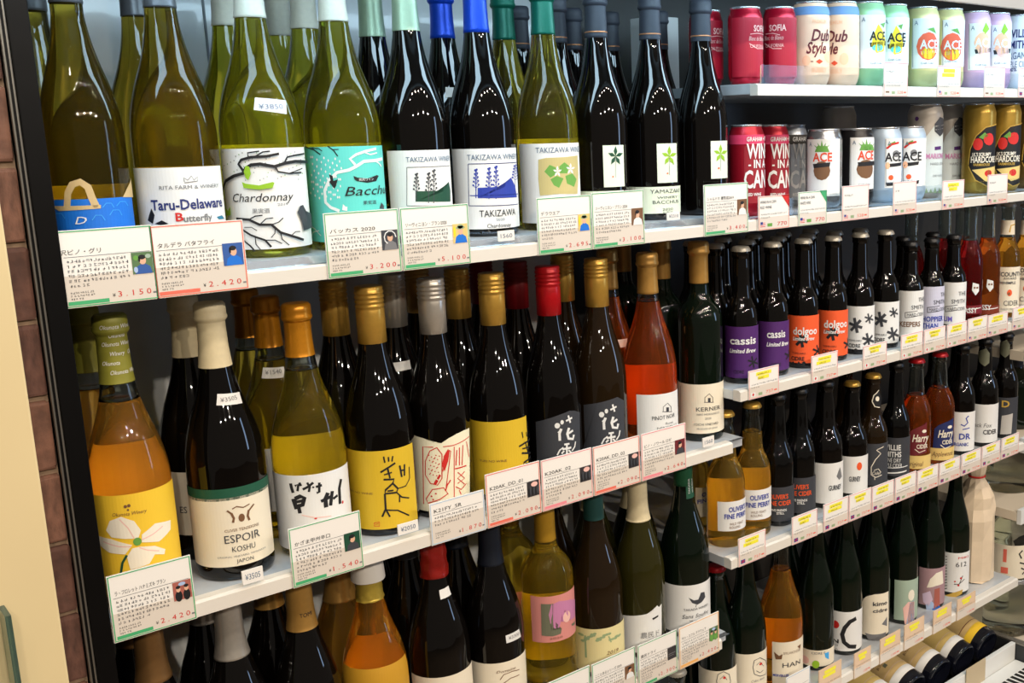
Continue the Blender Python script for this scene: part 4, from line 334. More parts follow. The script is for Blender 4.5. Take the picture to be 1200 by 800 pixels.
 ('cider_bottle','black bottle with bold white and black lettering below a black neck','cider bottle','cider bottles on the third right shelf',16647,600,8695,'beer',2320,285,'black',('crown','blackcap',0),None,[('L','front_label','charlabel',0,[(-527,100),(144,100),(144,877),(-527,877)],[('T','WILLIE',-507,None,685,108,'white','b',0.75),('T','SMITHS',-504,None,547,108,'white','b',0.72),('T','BONE DRY',-501,None,426,83,'white','',0.62),('T','APPLE CIDER',-498,None,321,83,'white','',0.55),('A',[('s','white',[(-497,252),(11,294)],17),('s','white',[(-494,147),(-13,195)],27)])])]),
 ('cider_bottle','amber cider bottle with maroon and straw label','cider bottle','cider bottles on the third right shelf',17316,600,8695,'half',2282,310,'amberdark',('crown','redcap',0),1568,[('L','front_label','maroon',0,[(-427,833),(-342,914),(-228,970),(-58,1023),(-59,1059),(-37,438),(-231,389),(-453,352)],[('T','Harry',-339,None,738,152,'petal','ib',0.65),('T','CIDER',-269,None,566,85,'petal','b',0.7),('A',[('s','petal',[(-300,512),(-215,442),(-85,482)],15),('e','petal',(-117,874),(50,34))])]),('L','lower_label','straw',0,[(-510,100),(150,100),(150,372),(-510,372)],[('T','Original',-469,None,206,102,'brown','i',0.75)])]),
 ('cider_bottle','amber cider bottle with navy and straw label','cider bottle','cider bottles on the third right shelf',18120,600,8695,'half',2278,325,'amberdark',('crown','redcap',0),1565,[('L','front_label','navylabel',0,[(-394,765),(-312,843),(-192,896),(7,940),(40,969),(85,379),(-195,355),(-418,328)],[('T','Harry',-307,None,664,156,'petal','ib',0.65),('T','CIDER',-234,None,484,87,'petal','b',0.7),('A',[('s','petal',[(-267,430),(-176,354),(-24,387)],16),('e','petal',(-67,792),(60,35))])]),('L','lower_label','straw',0,[(-469,100),(151,100),(151,357),(-469,357)],[('T','Applewood',-416,None,238,104,'brown','i',0.65)])]),
 ('cider_bottle','dark bottle with white label of a purple seahorse squiggle','cider bottle','cider bottles on the third right shelf',18946,600,8695,'half',2320,290,'dark',('crown','blackcap',0),None,[('L','front_label','white',0,[(-505,100),(129,100),(129,940),(-505,940)],[('A',[('s','indigo',[(-285,682),(-214,646),(-142,716),(-183,811),(-127,862)],25),('s','indigo',[(-247,572),(-96,600)],21)]),('T','DR',-311,None,421,125,'indigo','b',1),('T','ORGANIC',-475,None,248,71,'indigo','b',0.8)])]),
 ('cider_bottle','dark bottle with white label of grey hand lettering','cider bottle','cider bottles on the third right shelf',19814,600,8695,'half',2320,310,'dark',('crown','blackcap',0),None,[('L','front_label','white',0,[(-621,100),(131,100),(131,943),(-621,943)],[('T','Black Fox',-567,None,489,91,'grey','i',0.9),('T','CIDER',-305,None,339,100,'ink','b',0.8)]),('L','neck_label','mossgrey',150,[(-389,2027),(-134,2139),(-53,2024),(-66,1820),(-155,1748),(-277,1826)],[])]),
 ('cider_bottle','dark bottle with gold letter on grey label and torn silver paper','cider bottle','cider bottles on the third right shelf',20663,600,8695,'half',2320,285,'dark',('crown','blackcap',0),None,[('L','front_label','charlabel',0,[(-519,100),(116,100),(116,929),(-519,929)],[('T','D',-347,-183,794,150,'goldleaf','b',1)]),('L','lower_label','silverlabel',290,[(-342,520),(-94,574),(-117,110),(-362,100),(-332,268)],[]),('L','neck_label','mossgrey',150,[(-391,2085),(-153,2197),(-73,2082),(-84,1873),(-173,1797),(-308,1873)],[])]),
 ('cider_bottle','dark cider bottle with purple label at the left end of its shelf','cider bottle','cider bottles on the second right shelf',12238,500,11442,'beer',2213,272,'dark',('crown','pearl',0),None,[('L','front_label','purple',0,[(-596,100),(177,100),(177,948),(-596,948)],[('T','cassis',-413,42,723,124,'white','b',0.8),('T','Limited Brew',-416,40,554,69,'white','ib',0.75),('A',[('s','ink',[(-117,395),(121,299)],28),('s','ink',[(-47,455),(0,254)],28),('s','ink',[(75,405),(-98,297)],28)]),('T','CIDRE',-352,None,208,55,'ink','',0.8)])]),
 ('cider_bottle','dark cider bottle with purple label next to an orange label','cider bottle','cider bottles on the second right shelf',12991,500,11442,'beer',2218,272,'dark',('crown','pearl',0),None,[('L','front_label','purple',0,[(-484,100),(169,100),(169,928),(-484,928)],[('T','cassis',-318,None,724,128,'white','b',0.8),('T','Limited Brew',-319,None,550,71,'white','ib',0.75),('A',[('s','ink',[(-7,377),(196,277)],28),('s','ink',[(120,424),(197,206)],28),('s','ink',[(196,377),(22,272)],28)]),('T','CIDRE',-262,None,204,57,'ink','',0.8)])]),
 ('cider_bottle','dark cider bottle with orange label next to a purple label','cider bottle','cider bottles on the second right shelf',13767,500,11442,'beer',2210,272,'dark',('crown','pearl',0),None,[('L','front_label','orange',0,[(-594,100),(161,100),(161,926),(-594,926)],[('A',[('s','ink',[(-374,543),(-154,469)],50),('s','ink',[(-287,640),(-237,380)],50),('s','ink',[(-180,601),(-346,414)],50),('s','ink',[(-55,336),(189,231)],35),('s','ink',[(41,393),(175,161)],35),('s','ink',[(189,334),(-29,230)],35)]),('T','dolgoo',-404,None,664,131,'white','b',0.85),('T','Limited Brew',-404,None,530,66,'white','ib',0.75),('T','TOMIHARU',-422,None,273,32,'ink','',1),('T','CIDRE',-442,None,179,66,'ink','b',0.9),('A',[('p','ink',[(-464,55),(-404,125),(-352,70)]),('p','ink',[(-336,72),(-306,134),(-261,76)]),('e','ink',(-217,106),(28,29))])])]),
 ('cider_bottle','dark cider bottle with orange label next to a white star label','cider bottle','cider bottles on the second right shelf',14564,500,11442,'beer',2188,272,'dark',('crown','pearl',0),None,[('L','front_label','orange',0,[(-516,100),(153,100),(153,912),(-516,912)],[('A',[('s','ink',[(-360,550),(-135,471)],51),('s','ink',[(-273,649),(-220,380)],51),('s','ink',[(-163,607),(-331,418)],51),('s','ink',[(-24,333),(181,233)],36),('s','ink',[(106,384),(182,158)],36),('s','ink',[(181,339),(8,222)],36)]),('T','dolgoo',-389,None,675,135,'white','b',0.85),('T','Limited Brew',-388,None,537,68,'white','ib',0.75),('T','TOMIHARU',-404,None,274,33,'ink','',1),('T','CIDRE',-422,None,179,68,'ink','b',0.9),('A',[('p','ink',[(-441,52),(-385,121),(-335,64)]),('p','ink',[(-319,66),(-289,129),(-243,69)]),('e','ink',(-199,99),(32,30))])])]),
 ('cider_bottle','dark cider bottle, white label with black stars, next to an orange label','cider bottle','cider bottles on the second right shelf',15332,500,11442,'beer',2187,272,'dark',('crown','pearl',0),None,[('L','front_label','white',0,[(-515,100),(147,100),(147,890),(-515,890)],[('A',[('s','slate',[(-432,575),(-194,504)],52),('s','slate',[(-335,681),(-278,407)],52),('s','slate',[(-222,642),(-398,441)],52),('s','slate',[(-188,315),(99,206)],46),('s','slate',[(-108,396),(-46,143)],46),('s','slate',[(35,341),(-163,191)],46),('s','slate',[(-152,697),(55,619)],31),('s','slate',[(-89,757),(-41,568)],31),('s','slate',[(17,717),(-132,604)],31)]),('T','TOMIHARU',-442,None,263,34,'ink','',1),('T','CIDRE',-440,None,168,69,'ink','b',0.8),('A',[('p','ink',[(-438,41),(-401,110),(-348,52)]),('e','ink',(-301,87),(32,31))])])]),
 ('cider_bottle','dark cider bottle, white label with black stars, next to the keeper label','cider bottle','cider bottles on the second right shelf',16088,500,11442,'beer',2175,272,'dark',('crown','pearl',0),None,[('L','front_label','white',0,[(-485,100),(140,100),(140,875),(-485,875)],[('A',[('s','slate',[(-452,582),(-205,511)],54),('s','slate',[(-350,691),(-291,412)],54),('s','slate',[(-234,652),(-415,445)],54),('s','slate',[(-199,318),(95,208)],47),('s','slate',[(-117,401),(-53,142)],47),('s','slate',[(28,346),(-172,191)],47),('s','slate',[(-163,709),(45,631)],32),('s','slate',[(-100,771),(-51,578)],32),('s','slate',[(7,731),(-143,614)],32)]),('T','TOMIHARU',-460,None,262,35,'ink','',1),('T','CIDRE',-458,None,165,71,'ink','b',0.8),('A',[('p','ink',[(-455,35),(-416,106),(-361,47)]),('e','ink',(-312,83),(32,32))])])]),
 ('cider_bottle','dark cider bottle, white label with brown keeper lettering','cider bottle','cider bottles on the second right shelf',16882,500,11442,'beer2',1901,262,'dark',('crown','blackcap',0),None,[('L','front_label','white',0,[(-537,100),(129,100),(129,988),(-537,988)],[('T','THE',-79,None,818,81,'slate','',0.9),('T','SMITH',-215,None,676,81,'slate','',0.9),('A',[('s','slate',[(-325,574),(-93,605)],11),('s','slate',[(-323,475),(-90,505)],11),('s','slate',[(-325,574),(-323,475)],11)]),('T','HARD CIDER',-291,None,535,65,'slate','',0.7),('T','KEEPERS',-429,None,349,98,'brown','b',0.8),('T','GROWN AND PRESSED',-422,None,82,39,'grey','',1)])]),
 ('cider_bottle','dark cider bottle, lilac-white label with navy lettering','cider bottle','cider bottles on the second right shelf',17576,500,11442,'beer2',1909,262,'dark',('crown','blackcap',0),None,[('L','front_label','lilac',0,[(-476,100),(124,100),(124,991),(-476,991)],[('T','THE',-48,None,831,83,'slate','',0.9),('T','SMITH',-194,None,689,83,'slate','',0.9),('A',[('s','slate',[(-306,586),(-63,613)],12),('s','slate',[(-303,485),(-59,512)],12),('s','slate',[(-306,586),(-303,485)],12)]),('T','HARD CIDER',-272,None,545,67,'slate','',0.7),('T','HOPPIER',-406,None,358,100,'indigo','b',0.8),('T','THAN',-402,None,222,100,'indigo','b',0.8),('T','GROWN AND PRESSED',-398,None,86,40,'grey','',1)])]),
 ('cider_bottle','dark cider bottle, white label with violet plum lettering','cider bottle','cider bottles on the second right shelf',18348,500,11442,'beer2',1913,262,'dark',('crown','blackcap',0),None,[('L','front_label','white',0,[(-514,143),(119,143),(119,989),(-514,989)],[('T','THE',-148,None,764,85,'slate','',0.9),('T','SMITH',-278,None,610,85,'slate','',0.9),('A',[('s','slate',[(-397,499),(-158,540)],12),('s','slate',[(-394,395),(-155,437)],12),('s','slate',[(-397,499),(-394,395)],12)]),('T','HARD CIDER',-359,None,459,68,'slate','',0.7),('T','PLUM',-531,None,254,102,'violet','b',0.8),('T','GROWN AND PRESSED',-517,None,-24,41,'grey','',1)])]),
 ('cider_bottle','dark red cider bottle with white shield and capital lettering','cider bottle','cider bottles on the second right shelf',19008,550,11442,'half',2499,275,'garnet',('crown','blackcap',0),1750,[('L','printed_label','garnetlab',0,[(-515,261),(121,261),(121,438),(-515,438)],[('A',[('s','white',[(-516,346),(24,383)],17)])]),('L','printed_mark','white',0,[(-200,912),(-61,869),(-54,728),(-136,647),(-212,755)],[('A',[('e','brown',(-161,806),(21,21)),('e','brown',(-103,803),(26,21))])]),('L','printed_label','garnetlab',0,[(-402,200),(-402,217),(-384,219),(-383,201)],[('T','SASSY',-406,None,341,104,'white','b',0.8)])]),
 ('cider_bottle','amber cider bottle with white shield and capital lettering','cider bottle','cider bottles on the second right shelf',19674,550,11442,'half',2458,275,'amberdark',('crown','blackcap',0),1750,[('L','printed_label','amberdarklab',0,[(-509,174),(117,174),(117,354),(-509,354)],[('A',[('s','white',[(-510,261),(14,300)],18)])]),('L','printed_mark','white',0,[(-266,910),(-140,872),(-134,728),(-205,642),(-278,749)],[('A',[('e','brown',(-228,803),(21,21)),('e','brown',(-175,802),(21,21))])]),('L','printed_label','amberdarklab',0,[(-481,175),(-482,193),(-460,195),(-459,177)],[('T','SASSY',-488,None,319,106,'white','b',0.8)])]),
 ('cider_bottle','amber cider bottle, cream apple label, left of its twin','cider bottle','cider bottles on the second right shelf',20435,550,11442,'half',2412,285,'amber2',('crown','silver',0),1700,[('L','front_label','cream',0,[(-561,112),(116,112),(116,1084),(-561,1084)],[('T','COUNTY',-400,None,934,91,'slate','b',0.85),('T','AWARD',-342,None,845,54,'slate','',1),('T','WHIMPLE',-411,None,750,54,'slate','b',1),('A',[('e','orange',(-208,536),(54,72)),('e','brown',(-225,517),(27,36))]),('T','CIDER',-322,None,314,109,'slate','',0.8),('T','FARM PRESSED',-370,None,182,43,'grey','',1)]),('L','neck_label','cream',145,[(-377,1757),(59,1757),(59,2063),(-377,2063)],[('A',[('s','goldleaf',[(-112,1811),(-81,1954),(76,1980)],29)])])]),
 ('cider_bottle','amber cider bottle, cream apple label, cut by the photo edge','cider bottle','cider bottles on the second right shelf',21244,550,11442,'half',2363,285,'amber2',('crown','silver',0),1700,[('L','front_label','cream',0,[(-566,100),(112,100),(112,1002),(-566,1002)],[('T','COUNTY',-489,None,935,93,'slate','b',0.85),('T','AWARD',-422,None,847,56,'slate','',1),('T','WHIMPLE',-502,None,746,56,'slate','b',1),('A',[('e','orange',(-282,535),(54,74)),('e','brown',(-299,515),(27,37))]),('T','CIDER',-398,None,303,111,'slate','',0.8),('T','FARM PRESSED',-452,None,166,45,'grey','',1)]),('L','neck_label','cream',145,[(-380,1692),(57,1692),(57,2005),(-380,2005)],[('A',[('s','goldleaf',[(-114,1747),(-82,1894),(73,1921)],30)])])]),
 ('cider_bottle','dark cider bottle with pearl crown cap directly behind the first purple label bottle','cider bottle','cider bottles behind on the second right shelf',12278,1120,11442,'beer',2213,272,'dark',('crown','pearl',0),None,[]),
 ('cider_bottle','dark cider bottle with pearl crown cap third back behind the first purple label bottle','cider bottle','cider bottles behind on the second right shelf',12318,1740,11442,'beer',2213,272,'dark',('crown','pearl',0),None,[]),
 ('cider_bottle','dark cider bottle with pearl crown cap directly behind the second purple label bottle','cider bottle','cider bottles behind on the second right shelf',13031,1120,11442,'beer',2218,272,'dark',('crown','pearl',0),None,[]),
 ('cider_bottle','dark cider bottle with pearl crown cap third back behind the second purple label bottle','cider bottle','cider bottles behind on the second right shelf',13071,1740,11442,'beer',2218,272,'dark',('crown','pearl',0),None,[]),
 ('cider_bottle','dark cider bottle with pearl crown cap directly behind the first orange label bottle','cider bottle','cider bottles behind on the second right shelf',13807,1120,11442,'beer',2210,272,'dark',('crown','pearl',0),None,[]),
 ('cider_bottle','dark cider bottle with pearl crown cap third back behind the first orange label bottle','cider bottle','cider bottles behind on the second right shelf',13847,1740,11442,'beer',2210,272,'dark',('crown','pearl',0),None,[]),
 ('cider_bottle','dark cider bottle with pearl crown cap directly behind the second orange label bottle','cider bottle','cider bottles behind on the second right shelf',14604,1120,11442,'beer',2188,272,'dark',('crown','pearl',0),None,[]),
 ('cider_bottle','dark cider bottle with pearl crown cap third back behind the second orange label bottle','cider bottle','cider bottles behind on the second right shelf',14644,1740,11442,'beer',2188,272,'dark',('crown','pearl',0),None,[]),
 ('cider_bottle','dark cider bottle with pearl crown cap directly behind the first star-printed label bottle','cider bottle','cider bottles behind on the second right shelf',15372,1120,11442,'beer',2187,272,'dark',('crown','pearl',0),None,[]),
 ('cider_bottle','dark cider bottle with pearl crown cap third back behind the first star-printed label bottle','cider bottle','cider bottles behind on the second right shelf',15412,1740,11442,'beer',2187,272,'dark',('crown','pearl',0),None,[]),
 ('cider_bottle','dark cider bottle with pearl crown cap directly behind the second star-printed label bottle','cider bottle','cider bottles behind on the second right shelf',16128,1120,11442,'beer',2175,272,'dark',('crown','pearl',0),None,[]),
 ('cider_bottle','dark cider bottle with black cap directly behind the keeper label bottle','cider bottle','cider bottles behind on the second right shelf',16912,1120,11442,'beer2',1901,262,'dark',('crown','blackcap',0),None,[]),
 ('cider_bottle','dark cider bottle with black cap directly behind the lilac label bottle','cider bottle','cider bottles behind on the second right shelf',17510,1120,11442,'beer2',1909,262,'dark',('crown','blackcap',0),None,[]),
 ('cider_bottle','dark cider bottle with black cap directly behind the plum label bottle','cider bottle','cider bottles behind on the second right shelf',18539,1120,11442,'beer2',1913,262,'dark',('crown','blackcap',0),None,[]),
 ('wine_bottle','dark wine bottle in the second row behind the navy capsule bottle','wine bottle','bottles hidden in the second rows',7359,1600,7393,'bur',3050,410,'dark',('cap','navycap',2257),None,[]),
 ('wine_bottle','dark wine bottle in the second row behind the teal capsule bottle','wine bottle','bottles hidden in the second rows',9060,1580,7393,'bur',3050,400,'brownglass',('cap','tealcap',2420),None,[]),
 ('wine_bottle','olive wine bottle in the second row behind the mountain-edged label','wine bottle','bottles hidden in the second rows',9863,1580,7393,'bur',3050,395,'oliveglass',('cap','bone',2173),None,[]),
 ('wine_bottle','dark wine bottle in the second row behind the printed gold capsule','wine bottle','bottles hidden in the second rows',4607,1600,7393,'bur',3050,410,'dark',('cap','antique',2244),None,[]),
 ('wine_bottle','dark wine bottle in the third row, left of the red wax capsule','wine bottle','bottles hidden in the second rows',6550,2450,7393,'bur',3050,410,'dark',('cap','charcoal',2350),None,[]),
 ('cider_bottle','dark green bottle in the second row behind the red crown capped crest label','bottle','bottles hidden in the second rows',11768,1430,5537,'flu',2757,325,'greendark',('crown','redcap',0),None,[]),
 ('cider_bottle','dark green bottle in the second row behind the green crest label','bottle','bottles hidden in the second rows',12466,1430,5537,'flu',2970,365,'greendark',('crown','redcap',0),None,[]),
 ('cider_bottle','dark green bottle in the second row behind the green apple dot label','bottle','bottles hidden in the second rows',14379,1430,5537,'flu',2970,335,'greendark',('crown','gold',0),None,[]),
 ('cider_bottle','dark green bottle in the second row behind the huge black ring label','bottle','bottles hidden in the second rows',15224,1430,5537,'flu',2970,335,'greendark',('crown','gold',0),None,[]),
 ('cider_bottle','dark green bottle in the second row behind the black dashes label','bottle','bottles hidden in the second rows',16113,1430,5537,'flu',2970,335,'greendark',('crown','gold',0),None,[]),
 ('cider_bottle','dark green bottle in the second row behind the pale seated figure label','bottle','bottles hidden in the second rows',17078,1430,5537,'flu',2970,325,'greendark',('crown','gold',0),None,[]),
 ('cider_bottle','dark green bottle in the second row behind the mushroom hat label','bottle','bottles hidden in the second rows',18053,1430,5537,'flu',2970,325,'greendark',('crown','gold',0),None,[]),
 ('cider_bottle','dark green bottle in the second row behind the red berries label','bottle','bottles hidden in the second rows',18959,1430,5537,'flu',2970,335,'greendark',('crown','gold',0),None,[]),
 ('cider_bottle','dark cider bottle in the second row behind the first orange lettered label','cider bottle','bottles hidden in the second rows',13259,1300,8695,'beer',2320,285,'black',('crown','blackcap',0),None,[]),
 ('cider_bottle','dark cider bottle in the second row behind the second orange lettered label','cider bottle','bottles hidden in the second rows',13840,1300,8695,'beer',2320,285,'black',('crown','blackcap',0),None,[]),
 ('cider_bottle','dark cider bottle in the second row behind the wide white pear label','cider bottle','bottles hidden in the second rows',14565,1300,8695,'beer',2320,315,'dark',('crown','blackcap',0),None,[]),
 ('cider_bottle','dark cider bottle in the second row behind the tan pear label','cider bottle','bottles hidden in the second rows',15315,1300,8695,'beer',2174,305,'dark',('crown','gold',0),None,[]),
 ('cider_bottle','dark cider bottle in the second row behind the whale outline label','cider bottle','bottles hidden in the second rows',15951,1300,8695,'beer',2212,295,'brownglass',('crown','gold',0),None,[]),
 ('cider_bottle','dark cider bottle in the second row behind the bold white lettered label','cider bottle','bottles hidden in the second rows',16687,1300,8695,'beer',2320,285,'black',('crown','blackcap',0),None,[]),
 ('cider_bottle','dark cider bottle in the second row behind the seahorse label','cider bottle','bottles hidden in the second rows',18986,1300,8695,'half',2320,290,'dark',('crown','blackcap',0),None,[]),
 ('cider_bottle','dark cider bottle in the second row behind the hand lettered label','cider bottle','bottles hidden in the second rows',19854,1300,8695,'half',2320,310,'dark',('crown','blackcap',0),None,[]),
 ('cider_bottle','dark red cider bottle in the second row behind the shield bottles','cider bottle','bottles hidden in the second rows',19076,1210,11442,'half',2499,275,'garnet',('crown','blackcap',0),1750,[]),
 ('cider_bottle','amber cider bottle in the second row behind the shield bottles','cider bottle','bottles hidden in the second rows',19714,1210,11442,'half',2458,275,'amberdark',('crown','blackcap',0),1750,[]),
 ('cider_bottle','dark red cider bottle in the second row behind the plum label','cider bottle','bottles hidden in the second rows',18025,1300,11442,'half',2499,275,'garnet',('crown','blackcap',0),1750,[]),
 ('drink_can','tall red wine can with patterned side next to the black wine bottle','can','cans on the first right shelf',12495,600,14135,'slim',1447,285,'crimson',None,None,[('L','band','hotpink',0,[(-672,1142),(184,1142),(184,1287),(-672,1287)],[('T','GRAHAM + FISK',-225,None,1221,68,'white','b',0.7)]),('L','printed_label','crimson',0,[(-270,213),(184,213),(184,1112),(-270,1112)],[('T','WINE',-227,None,1036,231,'white','b',0.55),('T','- IN A -',-201,None,835,127,'white','b',0.75),('T','CAN',-271,None,596,277,'white','b',0.55),('T','RED WINE',-232,None,353,48,'white','b',0.8)])]),
 ('drink_can','tall red wine can in the middle between a red and a grey one','can','cans on the first right shelf',13704,1150,14135,'slim',1443,285,'crimson',None,None,[('L','band','hotpink',0,[(-679,1116),(177,1116),(177,1272),(-679,1272)],[('T','GRAHAM + FISK',-263,None,1202,73,'white','b',0.7)]),('L','printed_label','crimson',0,[(-251,121),(177,121),(177,1084),(-251,1084)],[('T','WINE',-264,None,1003,248,'white','b',0.55),('T','- IN A -',-236,None,788,136,'white','b',0.75),('T','CAN',-310,None,531,297,'white','b',0.55),('T','RED WINE',-266,None,271,51,'white','b',0.8)])]),
 ('drink_can','tall grey wine can next to the pineapple cans','can','cans on the first right shelf',14801,1680,14135,'slim',1440,285,'silvercan',None,None,[('L','band','graphite',0,[(-685,1093),(172,1093),(172,1259),(-685,1259)],[('T','GRAHAM + FISK',-218,None,1183,77,'white','b',0.7)]),('L','printed_label','silvercan',0,[(-248,100),(172,100),(172,1059),(-248,1059)],[('T','WINE',-218,None,972,263,'white','b',0.55),('T','- IN A -',-187,None,744,145,'white','b',0.75),('T','CAN',-264,None,471,315,'white','b',0.55),('T','RED WINE',-218,None,195,54,'white','b',0.8)])]),
 ('drink_can','white and black pineapple can with red lettering, left of its twin','can','cans on the first right shelf',14421,600,14135,'can',1352,315,'tin',None,None,[('L','printed_label','white',0,[(-627,220),(47,220),(47,1182),(-627,1182)],[('A',[('e','brown',(-311,653),(144,161)),('p','leaf',[(-342,969),(-452,1093),(-269,968)]),('p','leaf',[(-342,969),(-387,1127),(-269,968)]),('p','leaf',[(-342,969),(-314,1168),(-269,968)]),('p','leaf',[(-342,969),(-242,1124),(-269,968)]),('p','leaf',[(-342,969),(-183,1089),(-269,968)]),('p','leaf',[(-434,970),(-182,966),(-227,1067),(-387,1070)]),('p','ink',[(-467,769),(-165,794),(-180,722),(-450,697)]),('s','grey',[(-599,1171),(-593,229)],9)]),('T','A',-548,None,1100,73,'steel','',0.9),('T','ACE',-468,None,884,146,'vermil','b',0.85),('T','Craft Cider',-448,None,306,35,'steel','',1)])]),
 ('drink_can','white and black pineapple can with red lettering, right of its twin','can','cans on the first right shelf',15305,600,14135,'can',1354,315,'blackcan',None,None,[('L','printed_label','white',0,[(-389,287),(171,287),(171,1191),(-389,1191)],[('A',[('e','brown',(-93,642),(180,166)),('p','leaf',[(-133,969),(-243,1098),(-40,966)]),('p','leaf',[(-133,969),(-183,1132),(-40,966)]),('p','leaf',[(-133,969),(-102,1174),(-40,966)]),('p','leaf',[(-133,969),(1,1128),(-40,966)]),('p','leaf',[(-133,969),(155,1089),(-40,966)]),('p','leaf',[(-227,971),(170,961),(29,1068),(-182,1073)]),('p','ink',[(-254,765),(204,780),(204,705),(-238,691)]),('s','grey',[(-378,1180),(-368,305)],9)]),('T','A',-347,None,1106,75,'steel','',0.9),('T','ACE',-256,None,883,151,'vermil','b',0.85),('T','Craft Cider',-234,None,378,36,'steel','',1)])]),
 ('drink_can','pale blue can with chilli drawing, left of its twin','can','cans on the first right shelf',16131,600,14135,'can',1357,315,'icecan',None,None,[('L','printed_label','white',0,[(-276,274),(163,274),(163,1158),(-276,1158)],[('A',[('s','red',[(-250,979),(-157,1052),(1,1079)],37),('s','leaf',[(-220,1039),(-87,1096)],31),('e','peach',(-229,674),(42,62)),('e','grey',(-61,883),(80,62)),('e','orange',(-161,459),(48,47)),('p','ink',[(-255,369),(197,381),(104,324),(-238,307)]),('p','ink',[(-261,706),(134,724),(83,664),(-244,644)]),('s','grey',[(-268,1146),(-253,292)],9)]),('T','A',-236,None,1069,78,'steel','',0.9),('T','ACE',-278,None,828,155,'ink','b',0.85),('T','Craft Cider',-255,None,369,37,'steel','',1)])]),
 ('drink_can','pale blue can with chilli drawing, right of its twin','can','cans on the first right shelf',16893,600,14135,'can',1363,315,'icecan',None,None,[('L','printed_label','white',0,[(-408,268),(156,268),(156,1144),(-408,1144)],[('A',[('s','red',[(-382,976),(-290,1053),(-163,1081)],38),('s','leaf',[(-351,1038),(-228,1098)],32),('e','peach',(-359,664),(48,64)),('e','grey',(-207,880),(64,64)),('e','orange',(-292,443),(48,48)),('p','ink',[(-384,349),(-89,375),(-106,312),(-367,286)]),('p','ink',[(-392,695),(-99,721),(-116,658),(-374,632)]),('s','grey',[(-401,1132),(-383,286)],10)]),('T','A',-367,None,1054,80,'steel','',0.9),('T','ACE',-411,None,820,159,'ink','b',0.85),('T','Craft Cider',-385,None,365,38,'steel','',1)])]),
 ('drink_can','tall pale foggy can with slate hexagon badge, left of its twin','can','cans on the first right shelf',17544,700,14135,'tall',1773,335,'foggy',None,None,[('L','printed_label','palecan',0,[(-421,107),(-406,848),(-302,1165),(-141,1368),(197,1539),(194,1599),(194,149)],[('A',[('p','slate',[(-142,1399),(-19,1524),(197,1475),(196,1267),(-2,1159),(-138,1257)]),('s','white',[(-122,1352),(197,1380)],13),('s','white',[(-120,1288),(197,1316)],13)]),('A',[('p','purple',[(-129,971),(38,982),(42,918),(-127,907)])]),('A',[('p','sage',[(-388,108),(-359,221),(-324,107)]),('p','sage',[(-308,107),(-279,204),(-244,106)]),('p','sage',[(-227,106),(-196,186),(-158,104)]),('p','sage',[(-140,103),(-105,215),(-58,99)]),('p','sage',[(-34,98),(16,193),(102,90)]),('p','sage',[(197,85),(197,166),(196,84)]),('p','sage',[(196,84),(195,199),(195,84)])]),('T','MARIONETTE',-293,None,799,98,'mauve','b',0.75),('T','HARD CIDER',-208,None,653,49,'grey','',1),('T','DRY BLEND',-150,None,426,39,'grey','',1)]),('L','top_dot','purple',0,[(-527,1495),(-509,1534),(-473,1541),(-438,1509),(-454,1470),(-498,1455)],[])]),
 ('drink_can','tall pale foggy can with slate hexagon badge, right of its twin','can','cans on the first right shelf',19232,1300,14135,'tall',1793,335,'foggy',None,None,[('L','printed_label','palecan',0,[(-508,100),(-493,798),(-377,1141),(-212,1359),(76,1543),(189,1608),(188,100)],[('A',[('p','slate',[(-213,1393),(-101,1527),(83,1475),(107,1251),(-85,1135),(-209,1240)]),('s','white',[(-194,1342),(46,1372)],14),('s','white',[(-191,1274),(51,1304)],14)]),('A',[('p','purple',[(-199,932),(-53,945),(-50,876),(-197,863)])]),('A',[('p','sage',[(-469,-1),(-436,122),(-397,0)]),('p','sage',[(-380,0),(-348,104),(-311,-1)]),('p','sage',[(-294,-1),(-262,86),(-224,-2)]),('p','sage',[(-206,-3),(-173,118),(-129,-5)]),('p','sage',[(-108,-6),(-66,97),(-7,-11)]),('p','sage',[(26,-13),(117,70),(190,-23)]),('p','sage',[(190,-23),(190,100),(189,-23)])]),('T','MARIONETTE',-366,None,746,105,'mauve','b',0.75),('T','HARD CIDER',-277,None,589,53,'grey','',1),('T','DRY BLEND',-217,None,345,42,'grey','',1)]),('L','top_dot','purple',0,[(-657,1497),(-630,1539),(-580,1547),(-535,1512),(-555,1469),(-613,1453)],[])]),
 ('drink_can','gold can with red apples on a black oval, left of its twin','can','cans on the first right shelf',19272,600,14135,'tall',1787,325,'goldcan',None,None,[('L','printed_label','blackcap',0,[(-519,577),(-492,882),(-379,1149),(-201,1312),(176,1374),(175,183),(-115,130),(-366,272)],[('A',[('s','goldleaf',[(-519,577),(-492,882),(-379,1149),(-201,1312),(176,1374)],21),('s','goldleaf',[(-518,543),(-366,272),(-115,130),(175,184)],21),('e','red',(-340,981),(96,120)),('e','red',(-115,1076),(120,120)),('p','leaf',[(-328,1115),(-215,1212),(-138,1144),(-244,1079)]),('p','straw',[(-441,475),(176,544),(176,287),(-159,234)]),('e','red',(-106,402),(88,69))]),('T',"J.K.'S SCRUMPY",-452,None,780,69,'petal','b',0.6),('T','HARDCORE',-466,None,679,120,'petal','b',0.6),('T','FARMHOUSE',-410,None,577,51,'goldleaf','b',0.8)])]),
